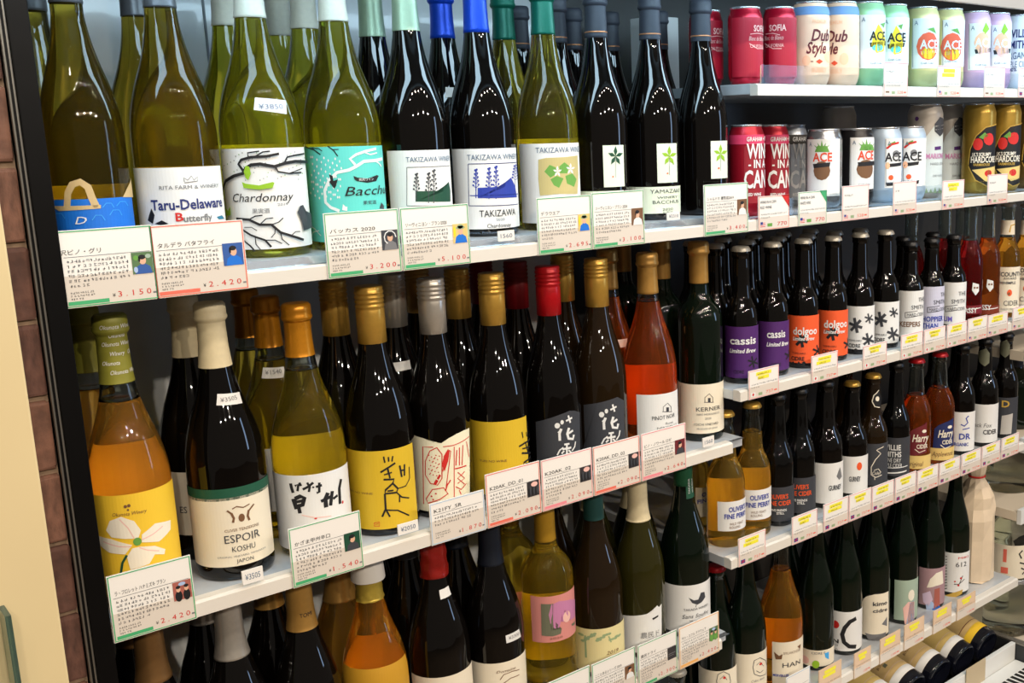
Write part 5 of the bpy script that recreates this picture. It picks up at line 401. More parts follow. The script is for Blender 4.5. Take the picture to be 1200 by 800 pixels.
 ('drink_can','gold can with red apples on a black oval, right of its twin','can','cans on the first right shelf',20244,600,14135,'tall',1788,325,'goldcan',None,None,[('L','printed_label','blackcap',0,[(-551,558),(-523,873),(-406,1148),(-225,1317),(169,1380),(168,155),(-133,100),(-389,244)],[('A',[('s','goldleaf',[(-551,558),(-523,873),(-406,1148),(-225,1317),(169,1380)],21),('s','goldleaf',[(-550,523),(-389,244),(-133,99),(168,155)],21),('e','red',(-365,975),(96,124)),('e','red',(-139,1074),(132,124)),('p','leaf',[(-353,1113),(-239,1214),(-162,1143),(-268,1077)]),('p','straw',[(-468,454),(169,525),(122,263),(-178,206)]),('e','red',(-126,379),(88,71))]),('T',"J.K.'S SCRUMPY",-480,None,768,71,'petal','b',0.6),('T','HARDCORE',-495,None,664,124,'petal','b',0.6),('T','FARMHOUSE',-435,None,559,53,'goldleaf','b',0.8)])]),
 ('drink_can','dark gold can with berries cut by the photo edge','can','cans on the first right shelf',21276,600,14135,'tall',1789,325,'darkgold',None,None,[('L','printed_label','blackcap',0,[(-483,594),(-460,916),(-348,1199),(-157,1372),(161,1438),(160,178),(-32,116),(-327,269)],[('A',[('s','goldleaf',[(-483,594),(-460,916),(-348,1199),(-157,1372),(161,1438)],22),('s','goldleaf',[(-481,558),(-327,269),(-32,116),(161,178)],22),('e','plumred',(-307,1021),(108,127)),('e','plumred',(-49,1122),(180,127)),('p','leaf',[(-295,1163),(-172,1267),(-80,1194),(-204,1125)]),('p','straw',[(-405,486),(161,559),(162,288),(-94,227)]),('e','red',(-24,405),(128,73))]),('T',"J.K.'S SCRUMPY",-419,None,809,73,'petal','b',0.6),('T','NORTHERN',-432,None,701,127,'petal','b',0.6),('T','FARMHOUSE',-375,None,593,55,'goldleaf','b',0.8)])]),
 ('drink_can','tall pale foggy can standing in shadow behind the chilli cans','can','cans behind on the first right shelf',16550,2000,14135,'tall',1773,335,'foggy',None,None,[]),
 ('drink_can','glossy crimson slim can with pink script at the left end of its shelf','can','cans on the top right shelf',12487,600,16193,'slim',1184,275,'sofia',None,None,[('L','printed_label','sofia',0,[(-453,118),(177,118),(177,1014),(-453,1014)],[('T','SOFIA',-88,None,849,93,'blush','b',0.75),('T','Blanc de Blancs',-160,None,696,66,'blush','i',0.55),('T','CALIFORNIA',-147,None,581,53,'blush','',0.7),('A',[('s','blush',[(-160,619),(-26,543),(205,554)],9),('s','blush',[(-145,759),(-24,774),(206,763)],9)])])]),
 ('drink_can','glossy crimson slim can with pink script next to the peach can','can','cans on the top right shelf',13287,600,16193,'slim',1230,275,'sofia',None,None,[('L','printed_label','sofia',0,[(-413,131),(169,131),(169,1056),(-413,1056)],[('T','SOFIA',-395,None,896,96,'blush','b',0.75),('T','Blanc de Blancs',-493,None,745,69,'blush','i',0.55),('T','CALIFORNIA',-471,None,624,55,'blush','',0.7),('A',[('s','blush',[(-494,665),(-334,575),(-195,570)],10),('s','blush',[(-470,809),(-333,812),(-222,781)],10)])])]),
 ('drink_can','glossy crimson slim can behind, left of the other crimson cans','can','cans behind on the top right shelf',12250,1250,16193,'slim',1184,275,'sofia',None,None,[('L','printed_label','sofia',0,[(-453,118),(177,118),(177,1014),(-453,1014)],[('T','SOFIA',-88,None,849,93,'blush','b',0.75),('T','Blanc de Blancs',-160,None,696,66,'blush','i',0.55),('T','CALIFORNIA',-147,None,581,53,'blush','',0.7),('A',[('s','blush',[(-160,619),(-26,543),(205,554)],9),('s','blush',[(-145,759),(-24,774),(206,763)],9)])])]),
 ('drink_can','peach can with brown script lettering, left of its twin','can','cans on the top right shelf',14050,600,16193,'can',1355,318,'peachcan',None,None,[('L','printed_label','peachcan',0,[(-605,170),(186,170),(186,1092),(-605,1092)],[('T','PREMIUM',-241,None,1024,56,'peach','b',0.8),('T','Dub',-240,None,809,183,'maroon','ib',0.8),('T','Style',-323,None,609,183,'maroon','ib',0.7),('A',[('p','vermil',[(-181,387),(-121,428),(-53,388),(-121,346)]),('s','maroon',[(-267,389),(-224,388)],14),('e','peach',(-337,405),(70,85)),('e','peach',(129,462),(154,99))]),('T','BUBBLY',-252,None,252,70,'peach','b',0.8)]),('L','shoulder_band','skycan',0,[(-677,1133),(186,1133),(186,1267),(-677,1267)],[])]),
 ('drink_can','peach can with brown script lettering, right of its twin','can','cans on the top right shelf',14836,600,16193,'can',1403,318,'peachcan',None,None,[('L','printed_label','peachcan',0,[(-599,184),(178,184),(178,1134),(-599,1134)],[('T','PREMIUM',-514,None,1052,58,'peach','b',0.8),('T','Dub',-512,None,829,188,'maroon','ib',0.8),('T','Style',-664,None,630,188,'maroon','ib',0.7),('A',[('p','vermil',[(-437,389),(-376,428),(-317,383),(-375,343)]),('s','maroon',[(-548,395),(-489,392)],14),('e','peach',(-712,420),(154,87)),('e','peach',(-217,450),(80,101))]),('T','BUBBLY',-526,None,252,72,'peach','b',0.8)]),('L','shoulder_band','skycan',0,[(-675,1175),(178,1175),(178,1313),(-675,1313)],[])]),
 ('drink_can','green and white can with yellow pear, left of its twin','can','cans on the top right shelf',15579,600,16193,'can',1448,315,'greencan',None,None,[('L','printed_label','white',0,[(-423,312),(169,312),(169,1214),(-423,1214)],[('A',[('p','sun',[(-90,1058),(-6,975),(149,783),(61,604),(-116,571),(-213,686),(-185,858)]),('p','leaf',[(-51,1059),(123,1098),(47,992)]),('e','turq',(-82,658),(120,60)),('p','ink',[(-243,744),(201,785),(202,713),(-228,672)]),('s','grey',[(-413,1209),(-401,333)],9)]),('T','A',-381,None,1136,74,'steel','',0.9),('T','ACE',-245,None,859,149,'ink','b',0.85),('T','Craft Cider',-224,None,399,36,'steel','',1)])]),
 ('drink_can','green and white can with yellow pear, right of its twin','can','cans on the top right shelf',16276,600,16193,'can',1445,315,'greencan',None,None,[('L','printed_label','white',0,[(-450,387),(162,387),(162,1208),(-450,1208)],[('A',[('p','sun',[(-209,1062),(-143,974),(-65,770),(-99,593),(-230,564),(-322,685),(-296,860)]),('p','leaf',[(-178,1062),(-74,1092),(-109,989)]),('e','turq',(-201,652),(96,61)),('p','ink',[(-353,745),(-22,771),(-43,697),(-337,671)]),('s','grey',[(-441,1204),(-426,409)],9)]),('T','A',-407,None,1129,76,'steel','',0.9),('T','ACE',-355,None,862,153,'ink','b',0.85),('T','Craft Cider',-334,None,479,37,'steel','',1)])]),
 ('drink_can','pale gold can with red mango, left of its twin','can','cans on the top right shelf',17222,600,16193,'can',1457,315,'palegold',None,None,[('L','printed_label','white',0,[(-480,348),(154,348),(154,1242),(-480,1242)],[('A',[('e','mango',(-175,743),(216,252)),('p','leaf',[(-215,1046),(-75,1077),(-1,959)]),('e','sun',(-171,622),(128,110)),('p','white',[(-314,656),(12,685),(-12,624),(-297,594)]),('s','grey',[(-473,1241),(-451,373)],9)]),('T','A',-436,None,1162,79,'steel','',0.9),('T','ACE',-332,None,778,158,'white','b',0.85),('T','Craft Cider',-309,None,442,38,'steel','',1)])]),
 ('drink_can','pale gold can with red mango, right of its twin','can','cans on the top right shelf',18059,600,16193,'can',1473,315,'palegold',None,None,[('L','printed_label','white',0,[(-404,398),(147,398),(147,1254),(-404,1254)],[('A',[('e','mango',(-212,758),(216,259)),('p','leaf',[(-253,1069),(-118,1099),(-50,976)]),('e','sun',(-208,633),(144,113)),('p','white',[(-351,669),(-37,696),(-58,633),(-334,605)]),('s','grey',[(-400,1247),(-376,419)],10)]),('T','A',-365,None,1167,81,'steel','',0.9),('T','ACE',-371,None,795,162,'white','b',0.85),('T','Craft Cider',-347,None,496,39,'steel','',1)])]),
 ('drink_can','lilac can with pale grapefruit, left of its twin','can','cans on the top right shelf',18973,600,16193,'can',1477,315,'lilaccan',None,None,[('L','printed_label','white',0,[(-411,354),(140,354),(140,1237),(-411,1237)],[('A',[('e','peach',(-129,869),(180,200)),('e','blush',(-81,709),(154,117)),('p','lime',[(-157,1093),(-85,1253),(30,1130),(-96,1029)]),('p','ink',[(-296,743),(173,783),(173,702),(-277,662)]),('s','grey',[(-409,1230),(-381,376)],10)]),('T','A',-373,None,1147,83,'steel','',0.9),('T','ACE',-300,None,872,167,'white','b',0.85),('T','Craft Cider',-270,None,453,40,'steel','',1)])]),
 ('drink_can','lilac can with pale grapefruit, right of its twin','can','cans on the top right shelf',19750,600,16193,'can',1488,315,'lilaccan',None,None,[('L','printed_label','white',0,[(-402,403),(134,403),(134,1242),(-402,1242)],[('A',[('e','peach',(-187,882),(162,205)),('e','blush',(-142,717),(140,120)),('p','lime',[(-213,1111),(-148,1274),(-55,1145),(-157,1045)]),('p','ink',[(-349,755),(76,788),(38,704),(-330,672)]),('s','grey',[(-399,1234),(-370,425)],10)]),('T','A',-363,None,1150,85,'steel','',0.9),('T','ACE',-354,None,887,171,'white','b',0.85),('T','Craft Cider',-324,None,506,41,'steel','',1)])]),
 ('drink_can','white can with bold dark blue lettering at the photo edge','can','cans on the top right shelf',20700,600,16193,'tall',1506,325,'whitecan',None,None,[('L','printed_label','whitecan',0,[(-593,289),(131,289),(131,1273),(-593,1273)],[('T','WILLIE',-586,None,1123,158,'navy','b',0.7),('T','SMITHS',-598,None,903,158,'navy','b',0.65),('T','ORGANIC',-637,None,683,141,'steel','',0.6),('T','APPLE CIDER',-627,None,511,123,'steel','',0.55),('T','100%',-572,None,405,70,'navy','b',1)])]),
]
TAGS = [
 ('green-edged price tag below the blue sea label bottle','price tags on the shelf rails',2391,3241,13959,14704,'A','green','沢ピノ・グリ','3.150',1),
 ('coral-edged price tag below the blue gothic lettering bottle','price tags on the shelf rails',3219,4145,13959,14691,'A','coral','タルデラ バタフライ','2.420',2),
 ('green-edged price tag below the turquoise label bottle','price tags on the shelf rails',5035,5944,13959,14694,'A','green','バッカス 2020','3.200',3),
 ('green-edged price tag below the green house label bottle','price tags on the shelf rails',5965,6885,13959,14694,'A','green','ソーヴィニヨン・ブラン2020','5.100',4),
 ('green-edged price tag below the trillium flower label bottle','price tags on the shelf rails',7902,8780,13959,14697,'A','green','デラウエア','2.695',4),
 ('green-edged price tag below the dark green five-leaf label bottle','price tags on the shelf rails',8798,9724,13959,14715,'A','green','ソーヴィニヨン・ブラン 2020','3.100',5),
 ('green-edged price tag where the red wine cans begin','price tags on the shelf rails',10893,11825,13959,14718,'A','green','シャルドネ 樽熟成2019','3.400',5),
 ('green-edged price tag in front of the dogwood flower bottle','price tags on the shelf rails',2426,3245,10484,11207,'A','green','ラ・フロレット ハナミズキ ブラン','2.420',6),
 ('green-edged price tag in front of the straw coloured bottle','price tags on the shelf rails',4306,5171,10484,11194,'A','green','かざま甲州辛口','1.540',7),
 ('pale blue-edged price tag in front of the red butterfly bottle','price tags on the shelf rails',6082,6871,10484,11030,'A','icegrey','K21FY_SR','1.870',0),
 ('coral-edged price tag in front of the cut-off brush figure bottle','price tags on the shelf rails',6903,7753,10484,11214,'A','coral','K20AK_DD_01','2.090',8),
 ('pink-edged price tag in front of the red screwcap bottle','price tags on the shelf rails',7777,8637,10484,11203,'A','pinkedge','K20AK_02','2.090',8),
 ('coral-edged price tag in front of the brown slate-label bottle','price tags on the shelf rails',8660,9515,10484,11194,'A','coral','K20AK_DD_02','2.090',8),
 ('pink-edged price tag in front of the rose wine bottle','price tags on the shelf rails',9546,10429,10484,11196,'A','pinkedge','ピノ・ノワール ロゼ','2.640',9),
 ('price tag at the photo bottom below the pink lady label','price tags on the shelf rails',7700,8454,7233,7974,'A','green','ソラリス','2.750',9),
 ('green-edged price tag below the cream tree label bottle','price tags on the shelf rails',8490,9310,7233,7959,'A','green','こことあるシリーズ 2019','2.310',5),
 ('green-edged price tag with dark photo below the mountain-edged label','price tags on the shelf rails',9362,10160,7233,7937,'A','green','農民ドライ','2.300',10),
 ('orange-edged price tag below the small bird label bottle','price tags on the shelf rails',10204,11073,7233,7930,'A','amberedge','サン・スフル デラウェア','2.420',11),
 ('small pink-edged tag below the pear cans','price tags on the shelf rails',15200,15884,16013,16585,'C','pinkedge','','528',0),
 ('small pink-edged tag below the mango cans','price tags on the shelf rails',16791,17530,16013,16566,'B','pinkedge','','528',1),
 ('small pink-edged tag below the lilac cans','price tags on the shelf rails',18337,19064,16013,16586,'C','pinkedge','','528',0),
 ('small pink-edged tag below the white lettered can at the photo edge','price tags on the shelf rails',19570,20290,16013,16581,'C','pinkedge','','528',2),
 ('small tag with red corner below the red wine cans','price tags on the shelf rails',12060,12772,13955,14481,'D','coral','WINE IN A CAN|RED WINE','770',1),
 ('small tag with green corner below the grey wine can','price tags on the shelf rails',12998,13699,13955,14498,'D','green','WINE IN A CAN|WHITE WINE','770',1),
 ('small pink-edged tag on the can shelf below the pineapple cans','price tags on the shelf rails',14108,14824,13955,14539,'C','pinkedge','','528',1),
 ('small pink-edged tag on the can shelf below the chilli cans','price tags on the shelf rails',15528,16218,13955,14537,'C','pinkedge','','528',1),
 ('small pink-edged tag on the can shelf below the foggy cans','price tags on the shelf rails',17039,17762,13955,14489,'B','pinkedge','','528',1),
 ('small pink-edged tag on the can shelf below the gold apple cans','price tags on the shelf rails',18591,19313,13955,14534,'C','pinkedge','','528',1),
 ('small yellow-marked tag below the first purple label','price tags on the shelf rails',11811,12521,11282,11750,'B','pinkedge','','737',3),
 ('small yellow-marked tag below the orange labels','price tags on the shelf rails',13338,14024,11282,11749,'B','pinkedge','','737',3),
 ('small yellow-marked tag below the white star labels','price tags on the shelf rails',14730,15414,11282,11709,'B','pinkedge','','737',3),
 ('small yellow-marked tag below the keeper label','price tags on the shelf rails',15848,16533,11282,11742,'B','pinkedge','','737',3),
 ('small yellow-marked tag below the lilac label','price tags on the shelf rails',16570,17276,11282,11736,'B','pinkedge','','737',3),
 ('small yellow-marked tag below the plum label','price tags on the shelf rails',17329,18012,11282,11732,'B','pinkedge','','737',3),
 ('small yellow-marked tag below the shield bottles','price tags on the shelf rails',18051,18750,11282,11745,'B','pinkedge','','737',1),
 ('small yellow-marked tag below the first cream apple label','price tags on the shelf rails',18776,19526,11282,11724,'B','pinkedge','','737',1),
 ('small yellow-marked tag below the cream apple label at the photo edge','price tags on the shelf rails',19715,20509,11282,11761,'B','pinkedge','','737',1),
 ('small yellow-marked tag in front of the golden perry bottles','price tags on the shelf rails',11543,12187,8535,9018,'B','pinkedge','','737',2),
 ('small yellow-marked tag in front of the black bottle with orange lettering','price tags on the shelf rails',12845,13503,8535,9029,'B','pinkedge','','737',2),
 ('small yellow-marked tag in front of the wide white pear label','price tags on the shelf rails',13673,14360,8535,9043,'B','pinkedge','','737',2),
 ('small yellow-marked tag in front of the tan pear label','price tags on the shelf rails',14382,15029,8535,9037,'B','pinkedge','','737',2),
 ('small yellow-marked tag in front of the whale outline label','price tags on the shelf rails',15051,15717,8535,9024,'B','pinkedge','','737',2),
 ('small yellow-marked tag in front of the bold white lettered black bottle','price tags on the shelf rails',15752,16424,8535,9021,'B','pinkedge','','737',2),
 ('small yellow-marked tag in front of the maroon label','price tags on the shelf rails',16460,17165,8535,8995,'B','pinkedge','','737',2),
 ('small yellow-marked tag in front of the navy label','price tags on the shelf rails',17202,17927,8535,8978,'B','pinkedge','','737',2),
 ('small yellow-marked tag in front of the seahorse label','price tags on the shelf rails',17979,18693,8535,8983,'B','pinkedge','','737',2),
 ('small yellow-marked tag in front of the hand lettered label','price tags on the shelf rails',18731,19430,8535,8983,'B','pinkedge','','737',2),
 ('small yellow-marked tag in front of the gold letter label','price tags on the shelf rails',19485,20181,8535,8998,'B','pinkedge','','737',2),
 ('white price tag in front of the brown moth label bottle','price tags on the shelf rails',12691,13326,5377,6131,'A','icegrey','HAN','2.750',10),
 ('small tan tag with yellow mark in front of the green apple dot label','price tags on the shelf rails',13571,14214,5377,5928,'E','tan','','1100',0),
 ('small tan tag with yellow mark in front of the huge black ring label','price tags on the shelf rails',14586,15092,5377,5884,'E','tan','','1100',0),
 ('small tan tag with yellow mark in front of the black dashes label','price tags on the shelf rails',15378,16024,5377,5891,'E','tan','','1100',0),
 ('small tan tag with yellow mark in front of the pale seated figure label','price tags on the shelf rails',16155,16822,5377,5904,'E','tan','','1100',0),
 ('small tan tag with yellow mark in front of the mushroom hat label','price tags on the shelf rails',17138,17787,5377,5878,'E','tan','','1100',0),
 ('small tan tag with yellow mark in front of the paper wrapped bottle','price tags on the shelf rails',17996,18682,5377,5836,'E','tan','','1100',0),
]
STICKERS = [('small white price sticker on the rail below the blue house label', 7418, 14256, 243, 129, '1560'), ('small white price sticker on the rail below the second charcoal capsule bottle', 10278, 14307, 250, 111, '¥2310'), ('small white price sticker on the rail below the cream label of brown figures', 3869, 10778, 231, 161, '¥3505'), ('small white price sticker on the rail below the whole yellow label', 5777, 10811, 274, 136, '¥2050'), ('small white price sticker on the rail below the cream house label', 10907, 10798, 239, 145, '1560')]
# ================================================================ large structure
X0, XM, X1 = .242, 1.146, 2.045
def struct(name, mesh, loc=(0, 0, 0)):
    o = bpy.data.objects.new(name, mesh); o.location = loc; return link(o, None, kind='structure')
struct('floor', boxm('floor', mat('floor_tile', (120,104,88), .35, noise=.3, nscale=3), -3, 5, -5, 1.2, -.04, 0))
struct('wall_back', boxm('wall_back', BACKL, X0-.02, XM, .43, .45, .3, 2.15))
wbr = struct('wall_back_right', boxm('wall_back_right', BACKD, XM, X1+.9, .43, .45, .3, 2.15))
wb = bpy.data.objects['wall_back']
# air slots low in the back panel
SLOT = boxm('air_slot', mat('slot_black', (10,10,10), .6), -.016, .016, -.0015, .0015, -.0035, .0035)
for r in range(2):
    for c in range(22):
        o = part('air_slot', SLOT, wb); o.location = (.28+c*.04+.01*r, .4290, .905+r*.033)
# panel seams of the back wall
SEAM = boxm('panel_seam', mat('seam_grey', (120,126,128), .5), -.0015, .0015, -.001, .001, -.40, .40)
for x in (.55, .86):
    o = part('panel_seam', SEAM, wb); o.location = (x, .4292, 1.6)
# canopy above the top shelf
struct('ceiling_canopy', boxm('ceiling_canopy', mat('canopy_white', (190,196,200), .4), X0-.02, X1+.9, -.139, .45, 1.99, 2.03))
fa = struct('trim_2', boxm('trim_2', mat('canopy_white', (190,196,200), .4), X0-.02, X1+.9, -.148, -.140, 1.742, 2.03, bev=.001))
struct('floor_plinth', boxm('floor_plinth', mat('plinth_dark', (60,58,56), .5), X0-.02, X1+.9, 0, .45, 0, .30))
# left upright: black post with a metal edge strip
p = struct('trim_1', boxm('trim_1', BLACKM, .2225, .2405, -.012, .43, 0, 2.1, bev=.001))
part('edge_strip', boxm('edge_strip', ALU, .2160, .2222, -.010, -.0045, 0, 2.1, bev=.001), p)
part('groove', boxm('groove', BLACKM, .2178, .2200, -.0108, -.0095, 0, 2.1), p)
# brick wall beside the cooler
BRM = [mat('brick_%d' % i, c, .85, noise=.55, nscale=60, bump=.8) for i, c in enumerate([(128,88,70), (114,76,60), (102,68,56), (136,98,80)])]
wl = struct('wall_left', boxm('wall_left', mat('mortar', (164,138,114), .95, noise=.3, nscale=90, bump=.6), -.35, .2155, .001, .2, 0, 2.1))
BK = []
for i in range(4):
    bm = bmesh.new(); box(bm, -.098, .098, -.010, .03, -.0338, .0338, bev=.003)
    for v in bm.verts: v.co += Vector((random.uniform(-.0012, .0012), random.uniform(-.0012, .0012), random.uniform(-.0012, .0012)))
    BK.append(mesh_of(bm, 'brick', BRM[i]))
for r in range(28):
    for c in range(2):
        xc = .1168-.203*c-(.1015 if r % 2 else 0)
        o = part('brick', BK[(r*3+c*2) % 4], wl); o.location = (xc, .0055, .10+r*.0735)
        if r % 2 and c == 0:
            h = part('brick', BK[(r+1) % 4], wl); h.scale = (.44, 1, 1); h.location = (.1718, .0055, .10+r*.0735)
# cream door in front of the bricks, with a glass edge
CREAM = mat('door_cream', (224,204,158), .38, noise=.04, nscale=8)
dr = struct('door_1', boxm('door_1', CREAM, -.42, .1938, -.031, -.009, 0, 2.1, bev=.002))
part('glass_panel', boxm('glass_panel', mat('door_glass', (120,150,140), .05, 0, .8, 1.3), .145, .150, -.062, -.032, .6, 1.13), dr)

# shelves: deck, lip and price rail
def shelf(label, x0, x1, zb, ztop, fence=False, depth=.40, railx1=None):
    t = thing('display_shelf', label, 'shelf', (x0, 0, zb), 'shelves of the drinks cooler')
    w = x1-x0; h = ztop-zb; rw = (railx1 or x1)-x0
    part('deck', boxm('deck', DECK, 0, w, .012, depth, max(h-.016, .0005), h, bev=.0008), t)
    bm = bmesh.new()
    prof = [(-.0045, 0), (-.0045, .0150), (.000, .0175), (.0115, .0175), (.0115, 0)]
    a = [bm.verts.new((.0, y, z)) for y, z in prof]; b = [bm.verts.new((rw, y, z)) for y, z in prof]
    for i in range(5): bm.faces.new((a[i], a[(i+1) % 5], b[(i+1) % 5], b[i]))
    bm.faces.new(a[::-1]); bm.faces.new(b); bmesh.ops.recalc_face_normals(bm, faces=bm.faces[:])
    part('price_rail', mesh_of(bm, 'price_rail', WHITEP), t)
    bm = bmesh.new()
    hh = h-.0005
    prof = [(-.0005, .0176), (.006, min(.0176, hh)+.0005), (.011, hh+.0004), (.0235, hh+.0004), (.0235, hh+.0002), (.006, min(.0176, hh))]
    a = [bm.verts.new((.002, y, z)) for y, z in prof]; b = [bm.verts.new((w-.002, y, z)) for y, z in prof]
    n = len(prof)
    for i in range(n): bm.faces.new((a[i], a[(i+1) % n], b[(i+1) % n], b[i]))
    bm.faces.new(a[::-1]); bm.faces.new(b); bmesh.ops.recalc_face_normals(bm, faces=bm.faces[:])
    part('metal_lip', mesh_of(bm, 'metal_lip', CHROME), t)
    if fence:
        bm = bmesh.new(); box(bm, .012, w, -.0008, .0012, .0177, .046)
        f_ = thing('acrylic_fence', 'clear acrylic fence standing on the rail of the '+('crimson can shelf' if zb > 1.5 else 'wine can shelf'), 'fence', (x0, 0, zb), 'acrylic fences'); part('panel', mesh_of(bm, 'panel', ACRYL), f_)
    return t
shelf('top left shelf carrying the bottles lit by the cool tube', X0, 1.2035, 1.3959, 1.4219)
shelf('middle left shelf carrying the dogwood flower bottle', X0, 1.184, 1.0484, 1.0634, railx1=1.146)
shelf('bottom left shelf carrying the pink lady label bottle', X0, 1.141, .7233, .7393, railx1=1.116)
shelf('lowest left shelf carrying the silver crown capped bottle', X0, 1.141, .400, .416)
shelf('top right shelf carrying the crimson and peach cans', 1.208, X1+.25, 1.6013, 1.6193, True)
shelf('right shelf carrying the wine cans and gold apple cans', 1.2045, X1+.25, 1.3955, 1.4135, True)
shelf('right shelf carrying the purple and orange label bottles', 1.164, X1+.25, 1.1282, 1.1442)
shelf('right shelf carrying the golden perry bottles', 1.139, X1, .8535, .8695)
shelf('bottom right shelf carrying the paper wrapped bottle', 1.125, X1, .5377, .5537)

# ================================================================ print
keys = set()
for it in ITEMS:
    for d in it[13]:
        for c in d[5]:
            if c[0] == 'T': keys.add((c[1], 'b' in c[7]))
for t in TAGS:
    for s in t[8].split('|')+['¥', ' '.join(t[9]), t[9]]:
        if s.strip(): keys.add((s, False))
for s in STICKERS: keys.add((s[5], False))
EXTRA = [('DOMAINE FAIVELEY', True), ('BOURGOGNE', False), ('FAIVELEY', True), ('純米吟醸', True), ('税込', False)]
for e in EXTRA: keys.add(e)
load_texts(sorted(keys))

# ================================================================ bottles and cans
M4 = 1e-4
def crown(H, rt, m):
    n = 42
    pts = [(rt+.0030, H-.0068), (rt+.0026, H-.0045), (rt+.0018, H-.0015), (rt+.0006, H+.0005), (rt-.004, H+.0011), (0, H+.0012)]
    return lathe(pts, 'crown_cap', m, n, lambda r, z, a, k: r*(1+.055*math.cos(21*a)) if k < 2 else r)
def inset(P, zmin, zmax, d):
    return [(max(r-d, .002), z) for r, z in P if zmin <= z <= zmax]
def make_cap(t, P, H, cap):
    typ, col, zc = cap[0], cap[1], cap[2]*M4
    if typ == 'crown':
        part('crown_cap', crown(H, P[-2][0]+.003, capm(col)), t); return
    zc = max(zc, H*.62)
    sk = [(r+.0007, z) for r, z in P if zc < z < H-.02]
    rr = rad_at(P, zc)+.0007; rt = P[-6][0]+.0012
    if typ == 'screw':
        rc = max(rt+.0018, .0158); zz = H-.022
        pts = [(max(rr, rc)-.0008, zc), (max(rr, rc), zc+.0004), (rc, zz-.006)]
        for k in range(4):
            a = zz-.004+k*.0055
            pts += [(rc-.0007, a), (rc+.0004, a+.0012), (rc+.0004, a+.0034), (rc-.0007, a+.0046)]
        pts += [(rc, H-.0015), (rc-.001, H+.0006), (rc-.003, H+.0010), (0, H+.0010)]
        part('screw_cap', lathe(pts, 'screw_cap', capm(col), 36), t); return
    pts = [(rr-.0008, zc), (rr, zc+.0003)] + sk + [(rt, H-.020), (rt+.0020, H-.0175), (rt+.0024, H-.0150), (rt+.0013, H-.0125), (rt+.0015, H-.008), (rt+.0012, H-.002), (rt-.001, H+.0007), (rt-.004, H+.0010), (0, H+.0010)]
    if typ == 'wax':
        part('wax_cap', lathe(pts, 'wax_cap', capm(col), 36, lambda r, z, a, k: r*(1.12+.05*math.sin(3*a+z*300)+.03*math.sin(7*a)) if k > 1 else r*1.06), t)
    elif typ == 'hood':
        part('foil_cap', lathe(pts, 'foil_cap', capm(col), 36, lambda r, z, a, k: r*(1+.045*math.sin(9*a+z*500))), t)
        bm = bmesh.new(); n = 28
        hp = [(rt+.0060, H-.046), (rt+.0052, H-.034), (rt+.0042, H-.020), (rt+.0032, H-.004), (rt+.001, H+.0022), (0, H+.0026)]
        part('paper_hood', lathe(hp, 'paper_hood', mat('hood_paper', (226,222,214), .6), n, lambda r, z, a, k: r*(1+.02*math.sin(5*a)) ), t, 'white paper hood')
    else:
        part('capsule', lathe(pts, 'capsule', capm(col), 36), t)
        if typ == 'band':
            zb = zc+.007; r2 = rad_at(P, zb)+.0011
            part('copper_ring', lathe([(r2-.0006, zb), (r2, zb+.0002), (r2, zb+.0018), (r2-.0006, zb+.0020)], 'copper_ring', mat('copper', (236,160,110), .3, .6), 36), t, 'thin copper ring')
def draw(F, c):
    if c[0] == 'T':
        _, s, x0, x1, z, h, col, fl, sx = c
        F.text(s, x0*M4, None if x1 is None else x1*M4, z*M4, h*M4, col, fl, sx)
    else:
        for q in c[1]:
            if q[0] == 'p': F.poly([(x*M4, z*M4) for x, z in q[2]], q[1])
            elif q[0] == 's': F.stroke([(x*M4, z*M4) for x, z in q[2]], q[3]*M4, q[1])
            else: F.ell(q[2][0]*M4, q[2][1]*M4, max(q[3][0]*M4, .0002), max(q[3][1]*M4, .0002), q[1])
def decals(t, P, R, decs):
    for nm, col, rr, pts, ch in [d[1:] for d in decs]:
        Rr = rr*M4 or R
        surf = (P, Rr)
        F = Flat(); F.poly([(x*M4, z*M4) for x, z in pts], col)
        me = F.done(nm, surf, .0007 if nm in ('lower_label', 'price_sticker') else .0005)
        lo = part(nm, me, t, 'small white price sticker' if nm == 'price_sticker' else None)
        arts = [c for c in ch if c[0] == 'A']; texts = [c for c in ch if c[0] == 'T']
        for c in [('A', [q]) for a_ in arts if len(a_[1]) <= 8 for q in a_[1]]+[a_ for a_ in arts if len(a_[1]) > 8]:
            F = Flat(); draw(F, c)
            me = F.done('artwork', surf, .0009)
            if me: part('artwork', me, lo)
        for c in texts:
            F = Flat(); draw(F, c); me = F.done('lettering', surf, .0012)
            if me: part('lettering', me, lo)
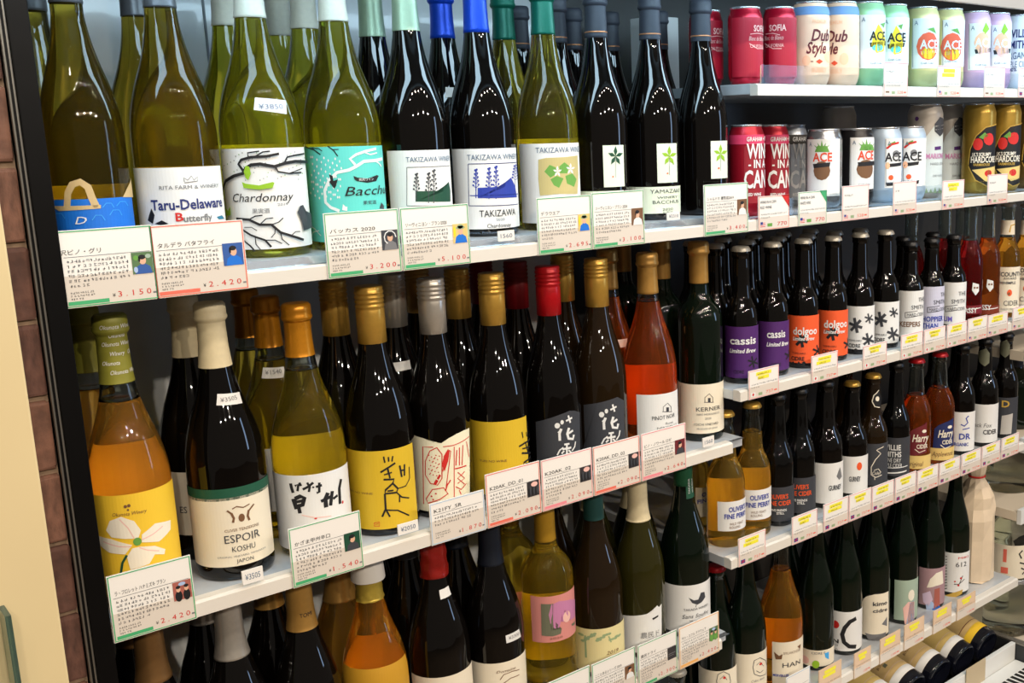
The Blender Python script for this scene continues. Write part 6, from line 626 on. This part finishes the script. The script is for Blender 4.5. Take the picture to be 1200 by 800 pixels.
for name, label, cat, group, X, Y, Z, kind, H, R, gl, cap, fill, decs in ITEMS:
    H *= M4; R *= M4
    t = thing(name, label, cat, (X*M4, Y*M4, Z*M4), group)
    if kind in ('can', 'slim', 'tall'):
        body, lid = can_profile(kind, H, R)
        part('body', lathe(body, 'can_body', glass(gl), 40), t); part('lid', lathe(lid, 'can_lid', CAND, 40), t)
        # a straight-walled surface for the print, following the shoulder
        decals(t, [(0, 0)]*6+[(R, .0)]+[(r, z) for r, z in body[6:]], R, decs)
        tab = bmesh.new(); box(tab, -.006, .006, -.012, .010, H-.0042, H-.0030, bev=.0006)
        part('pull_tab', mesh_of(tab, 'pull_tab', CAND), t)
        continue
    P = profile(kind, H, R)
    if fill and GL[gl][1]:
        zf = fill*M4; rf = rad_at(P, zf)
        low = [q for q in P if q[1] < zf-.0005]+[(rf, zf-.0004), (rf-.0016, zf), (0, zf)]
        part('wine', lathe(low, 'wine', glass(gl), 40), t)
        out = [(rf, zf+.0004)]+[q for q in P if q[1] > zf+.001][:-2]
        inn = [(max(r-.0022, .004), z) for r, z in out[::-1]]
        part('neck', lathe(out+inn+[out[0]], 'neck', CLEAR, 36), t, 'clear empty neck above the wine')
    else:
        part('glass', lathe(P, 'glass', glass(gl), 40), t)
    if cap: make_cap(t, P, H, cap)
    decals(t, P, R, decs)

# ================================================================ price tags
def scribble(F, x0, x1, z0, n, pitch, h, col, seed):
    rnd = random.Random(seed)
    for i in range(n):
        z = z0-i*pitch; x = x0; end = x1 if i < n-1 else x0+(x1-x0)*rnd.uniform(.3, .8)
        while x < end:
            w = h*.95
            for k in range(3):
                if rnd.random() < .55: F.rect(x, x+w*rnd.uniform(.4, .85), z+h*(.1+.3*k), z+h*(.1+.3*k)+h*.13, col)
                else:
                    xx = x+w*rnd.uniform(.05, .7); F.rect(xx, xx+h*.14, z+h*rnd.uniform(0, .3), z+h*rnd.uniform(.6, 1), col)
            x += w*rnd.choice((1.05, 1.05, 1.1, 1.5))
SCR = {}
HOLD = mat('tag_pocket', (220,210,198), .3)
def scr(kind, *a):
    if (kind,)+a not in SCR:
        F = Flat(); scribble(F, *a); SCR[(kind,)+a] = F.done('small_print', None, .0004)
    return SCR[(kind,)+a]
def photo(F, x0, z0, w, h, k):
    bgc = ['skylight', 'photogreen', 'photoblue', 'slate', 'straw', 'brown', 'rosewood', 'pine', 'photodark', 'maroon', 'photodark', 'photogreen'][k]
    F.rect(x0, x0+w, z0, z0+h, bgc); cx = x0+w*.52
    def e(x, z, a, b, c): F.ell(x0+w*x, z0+h*z, w*a, h*b, c)
    if k == 8:
        for i in range(6): e(.15+.14*i, .3+.1*(i % 2), .09, .28, 'slate' if i % 2 else 'blackcap')
        e(.6, .78, .28, .16, 'blush'); return
    if k == 10: F.rect(x0+w*.1, x0+w*.9, z0+h*.45, z0+h*.5, 'grey'); F.rect(x0+w*.1, x0+w*.7, z0+h*.3, z0+h*.34, 'grey'); return
    if k == 6 or k == 11:
        for q in (.28, .72): e(q, .22, .2, .3, 'blackcap' if k == 6 else 'leaf'); e(q, .58, .12, .15, 'skin'); e(q, .70, .13, .09, 'ink')
        e(.5, .85, .2, .1, 'skylight'); return
    body = {1: 'photoblue', 2: 'blue', 3: 'grey', 4: 'blue', 5: 'white', 7: 'slate', 9: 'slate'}.get(k, 'grey')
    F.poly([(x0+w*.12, z0), (x0+w*.2, z0+h*.32), (x0+w*.42, z0+h*.46), (x0+w*.62, z0+h*.46), (x0+w*.86, z0+h*.32), (x0+w*.95, z0)], body)
    e(.52, .62, .17, .2, 'skin')
    if k == 4: e(.52, .80, .3, .1, 'sage'); e(.52, .86, .2, .12, 'sage'); e(.12, .6, .08, .3, 'sun')
    elif k == 3: e(.52, .76, .17, .1, 'ink'); F.stroke([(x0+w*(.52+.36*math.cos(a*.6)), z0+h*(.62+.34*math.sin(a*.6))) for a in range(8)], w*.06, 'white')
    else: e(.5, .77, .18, .11, 'ink'); e(.36, .66, .05, .12, 'ink')
    if k == 1: e(.2, .75, .12, .12, 'leaf'); e(.8, .8, .14, .1, 'celadon'); e(.15, .2, .1, .14, 'skylight')
def flag(F, x, z, w, h, k):
    if k == 1:
        F.rect(x, x+w, z, z+h, 'white')
        for i in range(4): F.rect(x, x+w, z+h*(.25*i), z+h*(.25*i+.13), 'red')
        F.rect(x, x+w*.5, z+h*.45, z+h, 'flagblue')
    elif k == 2: F.rect(x, x+w, z, z+h, 'flagblue'); F.rect(x, x+w, z+h*.42, z+h*.58, 'red'); F.rect(x+w*.42, x+w*.58, z, z+h, 'red')
    elif k == 3: F.rect(x, x+w, z, z+h, 'white'); F.ell(x+w/2, z+h/2, w*.22, h*.38, 'red')
    else: F.rect(x, x+w, z+h*.3, z+h*.7, 'brown')
for n, (label, group, a, b, zb, zt, typ, border, title, price, ph) in enumerate(TAGS):
    a, b, zb, zt = a*M4, b*M4, zb*M4, zt*M4; W = b-a; Hh = zt-zb
    t = thing('price_tag', label, 'price tag', (a, -.0060, zb), group)
    part('card', boxm('card', CARD if typ != 'E' else ink('tan'), 0, W, -.0004, .0010, 0, Hh), t)
    def flat(nm, fn, eps=.0008, lab=None):
        F = Flat(); fn(F); me = F.done(nm, None, eps)
        o = part(nm, me, t, lab); return o
    flat('border', lambda F: F.frame(.0008, W-.0008, .0008, Hh-.0008, .0008 if typ != 'A' else .0010, border))
    # folded clear holder line
    part('holder', boxm('holder', HOLD, 0, W, -.00058, -.00042, 0, .020 if typ != 'A' else .031), t)
    if typ == 'A':
        ww = W*.60 if len(title) > 8 else min(W*.5, .006*len(title))
        zt_ = Hh*.72 if Hh > .06 else Hh*.8
        if title: flat('title', lambda F: F.text(title, .006 if n > 0 else .001, (.006 if n > 0 else .001)+max(ww, .012), zt_, .0048, 'ink'))
        flat('rule', lambda F: F.rect(.004, W-.004, zt_-.0050, zt_-.0045, 'grey'))
        o = part('small_print', scr('a', 0, W*.62 if ph else W*.8, 0, 6 if Hh > .06 else 3, .0047, .0033, 'slate', n % 3), t); o.location = (.006, -.0004, zt_-.0105)
        if ph: flat('photo', lambda F: photo(F, W*.745, Hh*.36, W*.225, W*.225*1.12, ph), .0010, 'small printed photo')
        o = part('small_print', scr('b', 0, .020, 0, 3, .0030, .0021, 'ink', 9), t); o.location = (.006, -.0004, .0135)
        if border not in ('icegrey',): flat('colour_bar', lambda F: F.rect(.003, W*.46, .0025, .0062, border))
        flat('price', lambda F: (F.text('¥', W*.50, None, .0085, .0034, 'ink'), F.text(' '.join(price), W*.56, W*.92, .0092, .0056, 'red'), F.rect(W*.94, W*.975, .0065, .0082, 'grey')))
    elif typ == 'D':
        l1, l2 = title.split('|')
        flat('corner', lambda F: F.poly([(W*.74, Hh), (W, Hh), (W, Hh*.62)], 'red' if n % 2 == 0 and 'RED' in title else ('green' if 'WHITE' in title else 'red')))
        flat('title', lambda F: (F.text(l1, .004, W*.56, Hh*.83, .0046, 'slate'), F.text(l2, .004, W*.42, Hh*.67, .0046, 'slate')))
        o = part('small_print', scr('d', 0, W*.86, 0, 2, .005, .003, 'grey', n % 2), t); o.location = (.005, -.0006, Hh*.44)
        flat('flag', lambda F: (flag(F, .004, .005, .011, .008, 1), F.rect(.020, .031, .005, .010, 'leaf')))
        flat('price', lambda F: F.text(price, W*.60, W*.92, .008, .0060, 'red'))
    else:
        if typ in 'BE': flat('highlight', lambda F: (F.rect(W*.24, W*.74, Hh*.78, Hh*.90, 'hilite'), F.rect(W*.18 if n % 2 else W*.3, W*.72 if n % 2 else W*.66, Hh*.64, Hh*.76, 'hilite')))
        if typ == 'B':
            o = part('small_print', scr('e', 0, W*.36, 0, 2, Hh*.14, .0032, 'brown', n % 2), t); o.location = (W*.28, -.0010, Hh*.80)
        if typ == 'C':
            o = part('small_print', scr('c', 0, W*.4, 0, 1, .01, .0036, 'slate', n % 3), t); o.location = (.006, -.0004, Hh*.70)
        o = part('small_print', scr('f', 0, W*.84, 0, 2, .0052, .0030, 'grey', n % 3), t); o.location = (.006, -.0004, .0220)
        if typ != 'E': flat('flag', lambda F: (flag(F, .005, .004, .010, .0065, ph), F.rect(.022, .031, .004, .0085, 'sage')))
        flat('price', lambda F: (F.text(price, W*.56, W*.80, .0068, .0052, 'coral'), F.rect(W*.83, W*.93, .0055, .008, 'coral')))
for label, x, z, w, h, s in STICKERS:
    x, z, w, h = x*M4, z*M4, w*M4, h*M4
    t = thing('price_sticker', label, 'sticker', (x, -.0064, z-h/2), 'price stickers on the rails')
    part('paper', boxm('paper', CARD, -w/2, w/2, -.0003, .0003+.0012, 0, h), t)
    F = Flat(); F.text(s, -w*.36, w*.36, h*.5, h*.42, 'steel'); part('lettering', F.done('lettering', None, .0006), t)

# ================================================================ other things
# carton glimpsed between the charcoal capsules
t = thing('drink_carton', 'white and orange carton seen between charcoal capsule bottles', 'carton', (1.27, .30, 1.6193))
part('box', boxm('box', ink('white'), -.03, .03, -.03, .03, 0, .125, bev=.002), t)
F = Flat(); F.rect(-.028, .002, .002, .10, 'orange'); F.rect(-.022, -.004, .055, .085, 'white'); o = part('print', F.done('print', None, .0306), t)
# paper wrapped bottle tied with red string
pz = .5537
t = thing('wrapped_bottle', 'bottle wrapped in crumpled cream paper tied with red string', 'wrapped bottle', (1.985, .072, pz))
rnd = random.Random(3)
wp = [(0, .001), (.038, .001), (.041, .004), (.042, .05), (.0425, .10), (.042, .145), (.040, .17), (.035, .195), (.027, .216), (.0185, .232), (.0155, .238), (.0185, .246), (.0205, .262), (.0195, .272), (0, .276)]
off = {}
def crum(r, z, a, k):
    key = (k, round(a, 3))
    if key not in off: off[key] = rnd.uniform(-.11, .11)
    return r*(1+off[key])
me = lathe(wp, 'paper', mat('wrap_paper', (226,206,178), .55, noise=.1, nscale=40), 11, crum); me.polygons.foreach_set('use_smooth', [False]*len(me.polygons)); part('paper', me, t)
part('string', lathe([(.0165, .2365), (.0190, .2375), (.0190, .2395), (.0165, .2405)], 'string', ink('red'), 24), t, 'red string')

# slanted bin below: lying bottles, base end to the front
BINW = mat('bin_white', (222,222,218), .35)
t = thing('display_bin', 'low bin holding the lying wine bottles at the bottom right', 'bin', (1.15, 0, .30))
bm = bmesh.new()
v = [bm.verts.new(q) for q in ((0, -.005, .068), (.875, -.005, .068), (.875, .36, .150), (0, .36, .150), (0, -.005, 0), (.875, -.005, 0), (.875, .36, 0), (0, .36, 0))]
for q in ((0,1,2,3), (4,7,6,5), (0,4,5,1), (1,5,6,2), (2,6,7,3), (3,7,4,0)): bm.faces.new([v[i] for i in q])
bmesh.ops.recalc_face_normals(bm, faces=bm.faces[:])
part('tray', mesh_of(bm, 'tray', mat('tray_dark', (30,28,28), .5)), t)
part('front_rail', boxm('front_rail', BINW, 0, .875, -.016, -.0055, .045, .112, bev=.001), t)
part('end_frame', boxm('end_frame', mat('frame_dark', (44,46,48), .3), .877, .892, -.30, .36, .0, .108, bev=.002), t)
part('end_trim', boxm('end_trim', ALU, .8765, .893, -.30, .36, .1085, .113, bev=.001), t)
LB = profile('bur', .30, .0405); GM = lathe(LB, 'glass', mat('glass_bluedark', (14,16,26), .04, spec=.7), 36)
TILT = math.radians(90-12.7)
names = ['cream label and yellow band nearest the bin end', 'pale yellow label second from the bin end', 'cream label with bold capitals third from the bin end', 'cream label with small black square fourth from the bin end', 'cream label with red seal fifth from the bin end', 'tan label sixth from the bin end', 'cream label seventh from the bin end']
for i in range(7):
    x = 1.955-.0905*i
    t = thing('wine_bottle', 'lying dark wine bottle, '+names[i], 'wine bottle', (x, .013, .4142), 'wine bottles lying in the bin')
    t.rotation_euler = (-TILT, 0, 0)
    part('glass', GM, t)
    part('capsule', lathe([(.0165, .235)]+[(r+.0007, z) for r, z in LB if .235 < z < .29]+[(.016, .301), (0, .302)], 'capsule', capm('navycap'), 24), t)
    up = -.018   # the side that looks up and to the viewer
    c = ['tanlabel', 'straw', 'tanlabel', 'tanlabel', 'straw', 'tanlabel', 'straw'][i]
    F = Flat(); F.rect(up-.075, up+.045, .022, .128, c); lo = part('front_label', F.done('front_label', (LB, .0405), .0005), t)
    for nm_, r_ in (('lower_band', (up-.075, up+.045, .022, .040, 'white' if i else 'yellow')), ('stripe', (up-.075, up+.045, .052, .0535, 'maroon' if i == 0 else 'tan')), ('square', (up-.012, up-.004, .062, .070, 'mossgrey') if i == 3 else None), ('seal', (up-.02, up-.004, .09, .106, 'red') if i == 4 else None)):
        if r_: F = Flat(); F.rect(*r_); part(nm_, F.done(nm_, (LB, .0405), .0008), lo)
    if i in (2, 3):
        F = Flat(); F.text('FAIVELEY', up-.026, up+.022, .088, .009, 'brown', 'b'); part('lettering', F.done('lettering', (LB, .0405), .0011), lo)
        F = Flat(); F.text('BOURGOGNE', up-.024, up+.020, .074, .006, 'brown'); part('lettering', F.done('lettering', (LB, .0405), .0011), lo)
# cards standing on the bin rail
for i, x in enumerate((1.70, 1.86)):
    t = thing('bin_card', ['blank tan card on the bin rail, left of the other', 'blank tan card on the bin rail nearest the bin end'][i], 'card', (x, -.0185, .362), 'cards on the bin rail')
    bm = bmesh.new(); box(bm, -.037, .037, -.0008, .0008, 0, .062)
    part('card', mesh_of(bm, 'card', mat('bin_card_paper', (190,172,140), .5)), t)
# air intake deck in front of the bin with dark slots
t = thing('air_grille', 'white air intake grille with black slots in front of the bin', 'grille', (1.15, -.20, .30))
part('deck', boxm('deck', BINW, 0, .875, -.10, .183, .0, .072, bev=.002), t)
SL = boxm('slot', mat('slot_black', (10,10,10), .6), -.0042, .0042, -.020, .020, -.001, .0008)
for r in range(2):
    for k in range(52):
        o = part('slot', SL, t); o.location = (.03+k*.016, .128-.075*r, .0722)

# neighbouring bay: big sake bottles and shelf edges
SAKE = profile('jar', .305, .056)
SG = mat('glass_sake', (228,234,222), .05, 0, 1, 1.34)
for i, (x, y, z) in enumerate([(2.185, .10, .3525), (2.33, .12, .3525), (2.20, .12, .7025), (2.34, .12, .7025)]):
    t = thing('sake_bottle', ['large clear jar with white brush label right of the paper wrapped bottle', 'large clear jar on the lower next-bay shelf cut by the photo edge', 'cloudy clear jar above the one with brush label', 'cloudy clear jar at the edge on the upper next-bay shelf'][i], 'sake jar', (x, y, z), 'sake jars in the next bay')
    zh = .305 if z < .5 else .135
    PJ = SAKE if z < .5 else profile('jar', .135, .056)
    part('glass', lathe(PJ, 'glass', SG, 40), t)
    make_cap(t, PJ, zh, ('cap', 'bone', int(zh*9300)))
    if z > .5: continue
    F = Flat(); F.rect(-.10, .045, .150, .232, 'cream'); lo = part('front_label', F.done('front_label', (SAKE, .056), .0006), t)
    F = Flat()
    for s_ in ([(-.028, .22), (-.036, .212), (-.030, .20)], [(-.020, .218), (-.012, .208)], [(-.034, .190), (-.022, .186), (-.012, .191)], [(-.03, .176), (-.018, .170), (-.026, .160)], [(-.014, .18), (-.008, .168)]): F.stroke(s_, .0035, 'ink')
    F.rect(-.072, -.064, .190, .222, 'coral'); F.rect(-.076, -.060, .162, .177, 'coral')
    part('artwork', F.done('artwork', (SAKE, .056), .0010), lo)
    part('silver_band', lathe([(.0562, .134), (.0568, .1345), (.0568, .144), (.0562, .1445)], 'silver_band', CAND, 40), t)
for lab, z in (('lower pale shelf of the next bay under the sake jars', .33), ('middle pale shelf of the next bay under the cloudy jars', .68), ('upper pale shelf of the next bay at the photo edge', .846), ('high pale shelf of the next bay at the photo edge', 1.045)):
    t = thing('display_shelf', lab, 'shelf', (2.06, 0, z), 'shelves of the next bay')
    part('deck', boxm('deck', mat('cream_shelf', (218,206,186), .4), 0, .7, .015 if z > .4 else -.01, .42, 0, .022, bev=.001), t)
    part('price_rail', boxm('price_rail', BINW, 0, .7, .003 if z > .4 else -.022, .0145 if z > .4 else -.0105, -.006, .028, bev=.001), t)
KP = profile('sake', .165, .045)
t = thing('sake_bottle', 'squat dark bottle on the next bay at the right photo edge', 'sake bottle', (2.16, .09, .868))
part('glass', lathe(KP, 'glass', glass('greendark'), 36), t); make_cap(t, KP, .165, ('cap', 'charcoal', 1400))
